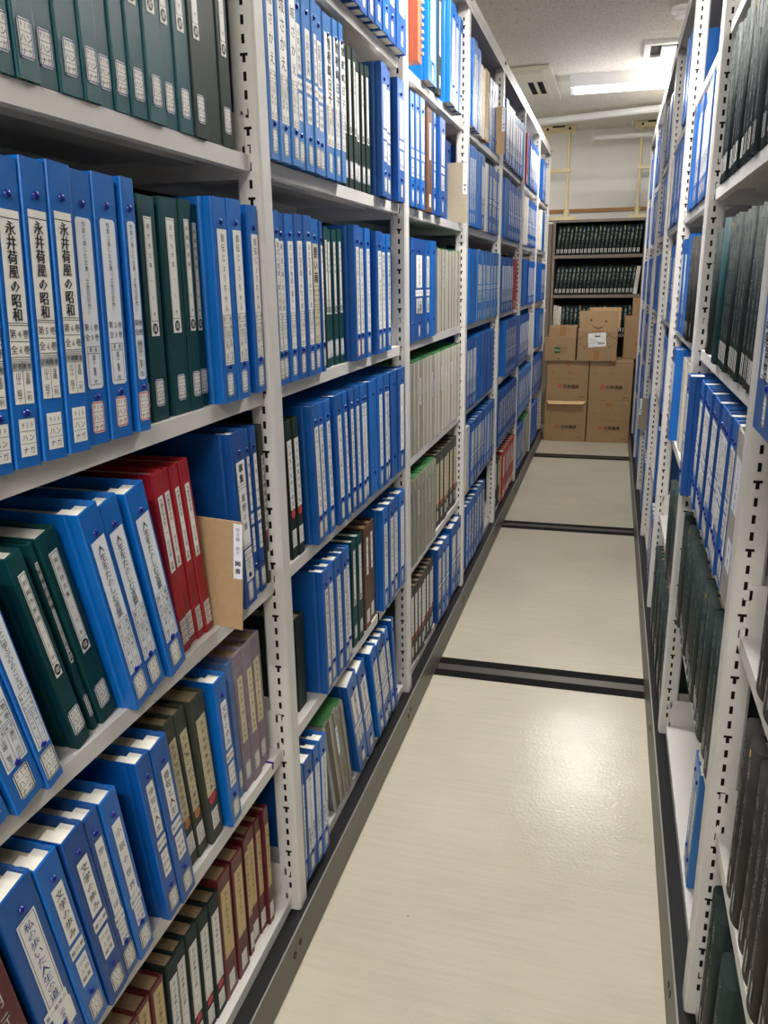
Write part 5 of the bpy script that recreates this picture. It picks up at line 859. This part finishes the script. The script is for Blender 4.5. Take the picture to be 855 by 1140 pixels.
def ceiling_fittings():
    CZ = 2.45
    # lamps: a wedge-shaped batten with one bare tube
    for k, (x0, x1, y, lit, lab) in enumerate([(0.178, 1.41, 5.66, 1, 'white ceiling batten with a glowing fluorescent tube'),
                                        (-0.1, 1.13, 2.2, 1, 'ceiling batten over the near part of the aisle'), (-0.1, 1.13, -0.9, 1, 'ceiling batten behind the photographer'),
                                        (-2.3, -1.07, 2.2, 1, 'unseen fill batten added over the aisle left of the left rack'), (-2.3, -1.07, 5.66, 1, 'unseen fill batten added at far left beyond the left rack'),
                                        (1.8, 3.0, 2.2, 1, 'unseen fill batten added over the aisle right of the right rack')]):  # side-aisle battens are unseen, added for extra light
        r = empty('ceiling_lamp', (x0, y, CZ)); tag(r, lab, 'lamp', 'ceiling battens')
        w = x1 - x0
        B = MB(); p = [(-0.09, -0.0005), (-0.05, -0.062), (0.03, -0.062), (0.07, -0.0005)]
        B.add([(0, a, b) for a, b in p] + [(w, a, b) for a, b in p], [(0, 1, 2, 3), (7, 6, 5, 4), (0, 4, 5, 1), (1, 5, 6, 2), (2, 6, 7, 3), (3, 7, 4, 0)], 'fitting_white')
        B.build('housing', r)
        B = MB()
        for xx in (0.004, w - 0.03): B.box(xx, xx + 0.026, -0.022, 0.002, -0.098, -0.062, 'fitting_white')
        B.build('tube_holder', r)
        B = MB(); B.rod((0.03, -0.01, -0.082), (w - 0.03, -0.01, -0.082), 0.015, 'tube_glow' if k == 0 else 'tube_glow_strong', 14); B.build('fluorescent_tube', r)
    # cassette air conditioner
    r = empty('air_conditioner', (-0.36, 5.72, CZ)); tag(r, 'cream ceiling cassette air conditioner with dark louvre slots', 'air conditioner')
    B = MB(); B.bbox(-0.45, 0.45, -0.47, 0.45, -0.028, -0.0005, 'ac_plastic', 0.012); B.v = [(x, y, z) for x, y, z in B.v]
    B.box(-0.40, 0.40, -0.42, 0.40, -0.036, -0.028, 'ac_plastic'); B.build('panel', r)
    B = MB(); B.box(0.27, 0.399, -0.22, 0.2, -0.0375, -0.036, 'ac_plastic'); B.build('flap', r)
    for q, dx in ((0, 0.288), (1, 0.345)):
        B = MB(); B.box(dx, dx + 0.034, -0.2, 0.14, -0.0392, -0.0376, 'slot_dark'); B.build('louvre_slot', r)
    B = MB(); B.box(0.17, 0.176, -0.3, 0.3, -0.0372, -0.0361, 'slot_dark'); B.build('grille_gap', r)
    # square air outlet
    r = empty('air_outlet', (0.78, 5.11, CZ)); tag(r, 'small square white ceiling air outlet near the right rack', 'vent')
    B = MB()
    for a in ((-0.185, 0.185, -0.165, -0.125), (-0.185, 0.185, 0.125, 0.165), (-0.185, -0.15, -0.125, 0.125), (0.15, 0.185, -0.125, 0.125)):
        B.box(*a, -0.018, -0.0005, 'fitting_white')
    B.build('frame', r)
    B = MB(); B.box(-0.15, 0.15, -0.125, 0.125, -0.004, -0.001, 'slot_dark'); B.build('duct_opening', r)
    B = MB(); B.box(-0.095, 0.15, -0.10, 0.10, -0.022, -0.010, 'fitting_white'); B.build('deflector_plate', r)
    # smoke detector
    B = MB(); B.rod((0, 0, -0.0005), (0, 0, -0.02), 0.055, 'fitting_white', 24); B.rod((0, 0, -0.02), (0, 0, -0.042), 0.035, 'fitting_white', 24)
    o = B.build('smoke_detector', loc=(0.75, 4.42, CZ)); tag(o, 'round white smoke detector on the ceiling above right rack', 'detector')
    # white conduit under the ceiling, and a bare white batten by the back wall
    B = MB(); B.rod((-0.6, 6.92, 2.40), (1.8, 6.28, 2.40), 0.024, 'fitting_white', 20); o = B.build('ceiling_pipe')
    for x, y in ((-0.4, 6.867), (1.55, 6.347)):
        h = MB(); h.box(x - 0.012, x + 0.012, y - 0.03, y + 0.03, 2.372, 2.4495, 'fitting_white'); h.build('pipe_bracket', o)
    tag(o, 'long white round pipe slung under the ceiling, across aisle', 'pipe')
    r = empty('unlit_batten', (0.27, 7.3, 2.34)); tag(r, 'slim white unlit tube batten near the back wall', 'lamp')
    B = MB(); B.rod((0.012, 0, 0), (1.25, 0, 0.012), 0.019, 'fitting_white', 16); B.build('tube', r)
    B = MB(); B.box(0, 0.012, -0.024, 0.024, -0.03, 0.034, 'fitting_white'); B.build('end_cap', r)
    B = MB()
    for xx in (0.3, 1.0): B.box(xx, xx + 0.008, -0.004, 0.004, 0.015, 0.1098, 'fitting_white')
    B.build('hanger_rod', r)

def tension_rack(xa, xb, lab, feet):
    y = 7.35
    r = empty('tension_pole_frame', ((xa + xb) / 2, y, 1.716)); tag(r, lab, 'furniture brace', 'cream tension pole frames above the bookcase')
    o = Vector(r.location)
    def P(B, n):
        B.v = [tuple(Vector(v) - o) for v in B.v]; return B.build(n, r)
    B = MB(); B.bbox(xa - 0.055, xb + 0.055, y - 0.035, y + 0.035, 2.40, 2.4495, 'pole_cream', 0.008)
    for x in (xa + 0.0, xb): B.rod((x, y - 0.0355, 2.425), (x, y - 0.0335, 2.425), 0.011, 'screw', 12)
    B.box((xa + xb) / 2 - 0.05, (xa + xb) / 2 + 0.05, y - 0.0356, y - 0.034, 2.436, 2.448, 'screw'); P(B, 'ceiling_plate')
    for x in (xa, xb):
        B = MB(); B.rod((x, y, 1.80), (x, y, 2.40), 0.0125, 'pole_cream', 14); B.rod((x, y, 1.745), (x, y, 1.80), 0.024, 'pole_cream', 14); P(B, 'pole')
    B = MB(); B.bbox(xa - 0.02, xb + 0.02, y - 0.028, y + 0.028, 2.095, 2.125, 'pole_cream', 0.004); P(B, 'cross_plate')
    B = MB()
    q = [(xa - 0.07, 7.26), (xb + 0.09, 7.26), (xb + 0.06, 7.42), (xa - 0.07, 7.42)]
    B.prism(q, 1.7165, 1.745, 'pole_cream'); P(B, 'foot_plate')

def bookcase():
    X0, X1, Y0, Y1, ZT = -0.005, 0.745, 7.2, 7.54, 1.715
    r = empty('bookcase', ((X0 + X1) / 2, Y0, 0)); tag(r, 'grey-brown steel bookcase against the back wall behind the cartons', 'bookcase')
    o = Vector(r.location)
    def P(B, n):
        B.v = [tuple(Vector(v) - o) for v in B.v]; return B.build(n, r)
    for a, b in ((X0, X0 + 0.022), (X1 - 0.022, X1)):
        B = MB(); B.bbox(a, b, Y0, Y1, 0.0005, ZT, 'cabinet', 0.002); P(B, 'side_panel')
    B = MB(); B.box(X0 + .0221, X1 - .0221, Y0 + 0.002, Y1, ZT - 0.02, ZT, 'cabinet'); P(B, 'top_panel')
    B = MB(); B.box(X0 + .0221, X1 - .0221, Y1 - 0.008, Y1, 0.01, ZT - 0.0201, 'cabinet_dark'); P(B, 'dark_backing')
    zs = [1.437, 1.117, 0.797, 0.477, 0.157]
    for z in zs:
        B = MB(); B.box(X0 + .0221, X1 - .0221, Y0 + 0.004, Y1 - 0.0081, z - 0.026, z, 'cabinet'); P(B, 'shelf')
    # the second, narrow cabinet whose edge shows at the left
    B = MB(); B.bbox(-0.30, -0.012, 7.24, 7.54, 0.0005, 1.69, 'cabinet', 0.002); c = B.build('side_cabinet')
    tag(c, 'narrow brown cabinet edge left of the grey-brown bookcase', 'cabinet')
    rows = [(zs[0], 21, 'highest shelf', []), (zs[1], 21, 'second shelf down', [20]), (zs[2], 20, 'third shelf down', [0, 1])]
    for ri, (z, n, nm, whites) in enumerate(rows):
        a, b = X0 + 0.026, X1 - 0.026
        w = (b - a - 0.022) / n
        for i in range(n):
            st = 'whitemag' if i in whites else 'forest'
            lk = 'white spined journal' if i in whites else ('dark green journal with yellow tab' if (i * 5 + ri) % 6 == 2 else 'dark green journal')
            place_volume(st, w - 0.0012, 0.223 + 0.004 * ((i * 7 + ri) % 3) , (a + i * w, Y0 + 0.02), z, -math.pi / 2, -5 if ri < 2 else -1, i * 5 + ri, True,
                         '%s, %s, %s of the back bookcase' % (lk, ORD[i], nm), 'journal', 'journals on the %s of the back bookcase' % nm)

# ------------------------------------------------------------------ cartons (front face at local y = 0, x to the right)
class Front(Label):
    """print on a face that looks toward -y: local (x, z) drawn a hair in front"""
    pass
def remap_front(L, yf=0.0):
    L.v = [(v[1], yf - v[0], v[2]) for v in L.v]; L.f = [tuple(f) for f in L.f]
    return L
def carton(name, x0, x1, y0, y1, z0, z1, label, group=None, draw=None, tape_h=None, m='carton', rot=0.0, flap=0.0, top_tape=True):
    w, dpt, h = x1 - x0, y1 - y0, z1 - z0
    r = empty(name, (x0, y0, z0 + 0.0006), (0, 0, rot)); tag(r, label, 'box', group)
    B = MB(); B.bbox(0, w, 0, dpt, 0, h, m, 0.0025)
    B.box(0.004, w - 0.004, dpt * 0.5 - 0.001, dpt * 0.5 + 0.001, h - 0.0002, h + 0.0004, 'carton_ink'); B.build('carton_body', r)
    if top_tape:
        T = MB(); T.box(w / 2 - 0.024, w / 2 + 0.024, -0.0006, dpt, h + 0.0005, h + 0.0011, 'tape')
        T.box(w / 2 - 0.024, w / 2 + 0.024, -0.0012, -0.0002, h - (tape_h or 0.04), h + 0.0008, 'tape'); T.build('packing_tape', r)
    if flap:
        T = MB(); T.add([(0.012, -0.0015, h - 0.001), (w - 0.008, -0.0015, h - 0.001), (w - 0.03, -flap * .9, h - flap * .75), (0.03, -flap * .8, h - flap * .8),
                         (0.012, 0.001, h + 0.001), (w - 0.008, 0.001, h + 0.001), (w - 0.03, -flap * .9 - .001, h - flap * .75 + .003), (0.03, -flap * .8 - .001, h - flap * .8 + .003)],
                        [(0, 1, 2, 3), (7, 6, 5, 4), (0, 3, 7, 4), (1, 0, 4, 5), (2, 1, 5, 6), (3, 2, 6, 7)], 'carton_light'); T.build('top_flap', r)
    if draw:
        L = Label(); draw(L, w, h); remap_front(L, -0.0004); L.build('printed_marks', r)
    return r
def nippon(L, w, h):
    L.panel(w * .18, w * .93, h * .47 + .022, h * .47 + .0228, 'carton_ink', 1)
    L.panel(w * .16, w * .9, h * .70, h * .7008, 'carton_ink', 1)
    for x in (.16, .52): L.disc(w * x, h * .705, .006, .0028, 'carton_ink', 1)
    L.disc(w * .32, h * .37, .0165, .0165, 'ink_red', 1, n=20); L.disc(w * .32, h * .37, .0125, .0125, 'carton', 2, n=20); L.glyph('通', w * .32, h * .37, .020, 'ink_red', 3)
    L.htext('日本通運', w * .40, w * .78, h * .365, .031, 'ink', 2, bold=.0008)
    L.panel(w * .47, w * .77, h * .305, h * .31, 'carton_ink', 1)
    L.htext('HAKO', w * .80, w * .93, h * .11, .012, 'ink', 2, bold=.0005)
def greenlab(L, w, h):
    L.panel(w * .32, w * .49, h * .32, h * .58, 'green_print', 1); L.htext('RO', w * .34, w * .48, h * .45, .022, 'paper', 2)
    L.frame(w * .50, w * .68, h * .32, h * .58, .0012, 'carton_ink'); 
    L.htext('紙製品', w * .52, w * .66, h * .51, .009, 'carton_ink'); L.htext('箱入', w * .52, w * .66, h * .40, .009, 'carton_ink')
    L.panel(w * .04, w * .1, h * .9, h * .93, 'carton_ink', 1); L.htext('取扱注意品', w * .04, w * .34, h * .83, .008, 'carton_ink')
    L.panel(w * .42, w * .5, h * .06, h * .1, 'carton_ink', 1)
def hands(L, w, h):
    def line(pts, t=.0028):
        for (a, b), (c, d2) in zip(pts[:-1], pts[1:]):
            ln = math.hypot(c - a, d2 - b); nx, ny = -(d2 - b) / ln * t / 2, (c - a) / ln * t / 2
            L.add([(.0009, a + nx, b + ny), (.0009, c + nx, d2 + ny), (.0009, c - nx, d2 - ny), (.0009, a - nx, b - ny)], [(0, 1, 2, 3)], 'carton_ink')
    for s in (1, -1):
        f = (lambda u: u * w) if s == 1 else (lambda u: (1 - u) * w)
        line([(f(.02), h * .72), (f(.09), h * .76), (f(.16), h * .80), (f(.20), h * .90), (f(.23), h * .90), (f(.22), h * .82), (f(.33), h * .80), (f(.34), h * .77), (f(.25), h * .75)])
        line([(f(.04), h * .58), (f(.10), h * .52), (f(.15), h * .50), (f(.18), h * .42), (f(.21), h * .42), (f(.21), h * .50), (f(.24), h * .50), (f(.26), h * .60)])
def face(L, w, h):
    L.disc(w * .30, h * .52, .0085, .0085, 'carton_ink', 1); L.disc(w * .69, h * .45, .0085, .0085, 'carton_ink', 1)
    n = 16; pts = []
    for i in range(n + 1):
        a = math.pi * (1.1 + .8 * i / n); pts.append((w * .49 + math.cos(a) * w * .16, h * .34 + math.sin(a) * h * .24))
    for i in range(n):
        th = .0015 + .003 * math.sin(math.pi * (i + .5) / n)
        (a, b), (c, d2) = pts[i], pts[i + 1]
        L.add([(.0009, a, b + th), (.0009, c, d2 + th), (.0009, c, d2 - th), (.0009, a, b - th)], [(0, 1, 2, 3)], 'carton_ink')
def cartons():
    g = 'brown moving cartons printed 日本通運'
    carton('cardboard_carton', .040, .362, 6.50, 6.86, 0, .321, 'bottom left moving carton, printed 日本通運, top flap lifted', g, nippon, flap=.03)
    carton('cardboard_carton', .370, .693, 6.50, 6.86, 0, .321, 'bottom right moving carton, printed 日本通運, on the floor', g, nippon)
    carton('cardboard_carton', .044, .364, 6.505, 6.865, .3225, .635, 'upper left moving carton printed 日本通運, under the green-marked box', g, nippon)
    carton('cardboard_carton', .370, .695, 6.505, 6.865, .3225, .635, 'upper right moving carton printed 日本通運, under the smiling box', g, nippon)
    carton('cardboard_carton', .612, .93, 6.70, 7.0, .6365, .955, 'moving carton half hidden by the right rack, right of smiling box', g, nippon)
    carton('cardboard_carton', .665, .90, 6.72, 6.95, .9565, 1.095, 'small carton with green label, topmost beside the right rack', None, greenlab)
    carton('cardboard_carton', .75, 1.06, 6.875, 7.18, 0, .315, 'floor carton behind the right rack end', g)
    carton('cardboard_carton', .75, 1.06, 6.875, 7.18, .316, .634, 'second carton behind the right rack end', g)
    carton('cardboard_carton', .021, .256, 6.49, 6.80, .6365, .815, 'low carton with green square label, left on the stack', None, greenlab, top_tape=False)
    carton('cardboard_carton', .050, .255, 6.51, 6.77, .8165, .893, 'flat carton with brown tape on top of green-marked box', None, None, tape_h=.07)
    r = carton('cardboard_carton', .269, .563, 6.485, 6.80, .6365, .868, 'open carton with smiling face on raised lid and white address label', None, hands, tape_h=.028)
    B = MB(); B.bbox(0, .284, 0, .005, 0, .145, 'carton', .002); lid = B.build('raised_lid', r, (.007, .006, .2325)); lid.rotation_euler = (math.radians(-7), 0, 0)
    L = Label(); face(L, .284, .145); remap_front(L, -.0002); L.build('smiling_face', lid)
    B = MB(); B.bbox(0, .24, 0, .004, 0, .16, 'carton_light', .002); f = B.build('rear_flap', r, (.07, .27, .2325)); f.rotation_euler = (math.radians(6), 0, 0)
    L = Label(); L.panel(0, .132, 0, .105, 'paper'); L.htext('お届け先', .03, .1, .093, .011); L.panel(.05, .09, .075, .084, 'ink', 1)
    for i in range(3): L.panel(.008, .05 + .02 * i, .06 - i * .013, .062 - i * .013, 'ink', 1)
    for i in range(12): L.panel(.07 + i * .004, .0715 + i * .004 + (i % 3) * .0008, .018, .034, 'ink', 1)
    L.frame(.006, .045, .012, .03, .001); L.frame(.1, .126, .045, .072, .001)
    remap_front(L, -.0016); lab = L.build('address_label', r, (.082, 0, .103)); lab.rotation_euler = (0, math.radians(-4), 0)
    B = MB(); B.box(.124, .165, -.0012, -.0002, .012, .075, 'tape'); B.build('front_tape', r)

def boards():
    def board(name, x0, x1, y, z0, z1, lab, m='board', side=1, roty=0.0):
        r = empty(name, (x0, y, z0), (0, roty, 0)); tag(r, lab, 'shelf marker', 'cardboard shelf markers')
        w, h = x1 - x0, z1 - z0
        B = MB(); B.box(0, w, 0, 0.0025, 0, h, m); B.build('board_sheet', r)
        L = Label()
        a, b = (w - .014, w + .0) if side == 1 else (0, .014)
        L.panel(a, b, h * .48, h * .985, 'label_cool'); L.vtext('空き棚 戻す', (a + b) / 2, h * .95, h * .7, .0065, 'ink_soft')
        L.vtext('図書', (a + b) / 2, h * .66, h * .52, .009, 'ink', 3, bold=.0004)
        remap_front(L); L.build('edge_label', r)
    board('cardboard_marker', -.16, .019, 1.012, .7785, .948, 'brown cardboard marker jutting out beside the crimson volumes', roty=math.radians(4))
    board('cardboard_marker', -.10, .010, 2.955, 1.454, 1.65, 'grey-brown cardboard marker at the end of second-highest shelf', 'board_grey')
    board('cardboard_marker', -.12, .022, 3.82, 1.787, 1.975, 'tan cardboard marker on the top shelf, fourth left bay')
    board('cardboard_marker', .694, .80, 4.70, .4345, .61, 'small cardboard marker on the right rack, low and far away', 'board_grey', side=-1)

def extras(rackL):
    root, part, posts = rackL
    # ties round two lips, drawn as thin bands of the rack
    for z, ys in ((Z[1], (1.86, 1.94)),):
        for y in ys:
            B = MB(); B.box(-.0345, -.0155, y, y + .005, z - .0255, z + .0012, 'slot_dark'); B.box(-.05, -.0155, y, y + .005, z, z + .0012, 'slot_dark')
            o = B.build('cable_tie'); tag(o, 'black cable tie round the second-lowest shelf edge, %s' % ('nearer one' if y < 1.9 else 'farther one'), 'cable tie', 'black cable ties on a shelf edge')
    B = MB(); B.box(-.06, -.0155, 1.165, 1.169, Z[1] + .0002, Z[1] + .0012, 'navy'); B.box(-.0178, -.0168, 1.165, 1.169, Z[1] - .012, Z[1] + .0012, 'navy')
    o = B.build('tape_mark'); tag(o, 'dark blue tape line on the second-lowest shelf beside the post', 'tape')
    B = MB(); B.box(.7105, .7128, 4.765, 4.805, 1.225, 1.262, 'lime'); o = B.build('paper_tag'); tag(o, 'small lime green paper tag on a far right upright', 'tag')
    B = MB(); B.box(-.012, .0035, 5.722 + .9, 5.758 + .9, 1.0, 1.02, 'fitting_white')
    o = B.build('door_stop'); tag(o, 'small white plastic catch on the end of the left rack', 'catch')

def far_stuff():
    B = MB()
    for me, M in STUFF:
        names = [m.name for m in me.materials]
        o = len(B.v)
        B.v += [tuple(M @ v.co) for v in me.vertices]
        for p in me.polygons:
            B.f.append(tuple(i + o for i in p.vertices)); B.m.append(B.mi(names[p.material_index])); B.smooth.append(p.use_smooth)
    ob = B.build('distant_ring_binders')
    tag(ob, 'crowd of small distant blue ring binders filling the far shelves of both racks', 'binders', kind='stuff')

# ------------------------------------------------------------------ build
room()
RL = rack('L'); RR = rack('R')
fill_shelves()
ceiling_fittings()
bookcase()
tension_rack(-.09, .088, 'cream tension pole frame above the bookcase, left one', 0)
tension_rack(.656, .83, 'cream tension pole frame above the bookcase, right one', 0)
cartons(); boards(); extras(RL); far_stuff()

# ------------------------------------------------------------------ light
def area(name, loc, sx, sy, e, col=(1, .97, .92)):
    l = bpy.data.lights.new(name, 'AREA'); l.shape = 'RECTANGLE'; l.size = sx; l.size_y = sy; l.energy = e; l.color = col
    o = bpy.data.objects.new(name, l); COL.objects.link(o); o.location = loc; return o
area('tube_light', (.8, 5.65, 2.335), 1.2, .05, 41)
area('tube_light', (.52, 2.2, 2.335), 1.2, .05, 49)
area('tube_light', (.52, -.9, 2.335), 1.2, .05, 64)
area('tube_light', (-1.7, 2.2, 2.335), 1.2, .05, 38)  # added fill light of the unseen left-aisle batten
area('tube_light', (-1.7, 5.65, 2.335), 1.2, .05, 38)  # added fill light at far left, out of view
area('tube_light', (2.4, 2.2, 2.335), 1.2, .05, 38)  # added fill light of the unseen right-aisle batten
w = bpy.data.worlds.new('world'); SC.world = w; w.use_nodes = True
w.node_tree.nodes['Background'].inputs['Color'].default_value = (.8, .85, .9, 1)
w.node_tree.nodes['Background'].inputs['Strength'].default_value = .4
SC.view_settings.view_transform = 'Standard'
SC.view_settings.exposure = 0.16
SC.view_settings.gamma = 1.0
SC.cycles.use_denoising = True

# ------------------------------------------------------------------ camera
yaw, pitch, roll, f_px = 0.274836504, -0.281848019, -0.0151979543, 896.03755
r0 = Vector((math.cos(yaw), math.sin(yaw), 0))
fw = Vector((-math.sin(yaw) * math.cos(pitch), math.cos(yaw) * math.cos(pitch), math.sin(pitch)))
u0 = r0.cross(fw)
r = r0 * math.cos(roll) + u0 * math.sin(roll); u = -r0 * math.sin(roll) + u0 * math.cos(roll)
cam = bpy.data.cameras.new('camera'); co = bpy.data.objects.new('camera', cam); COL.objects.link(co)
M = Matrix.Identity(4)
for i in range(3): M[i][0] = r[i]; M[i][1] = u[i]; M[i][2] = -fw[i]
M.translation = Vector((0.527512746, 0.0, 1.26920651))
co.matrix_world = M
cam.sensor_fit = 'HORIZONTAL'; cam.sensor_width = 36.0; cam.lens = f_px / 855 * 36.0
cam.clip_start = 0.02; cam.clip_end = 60
SC.camera = co
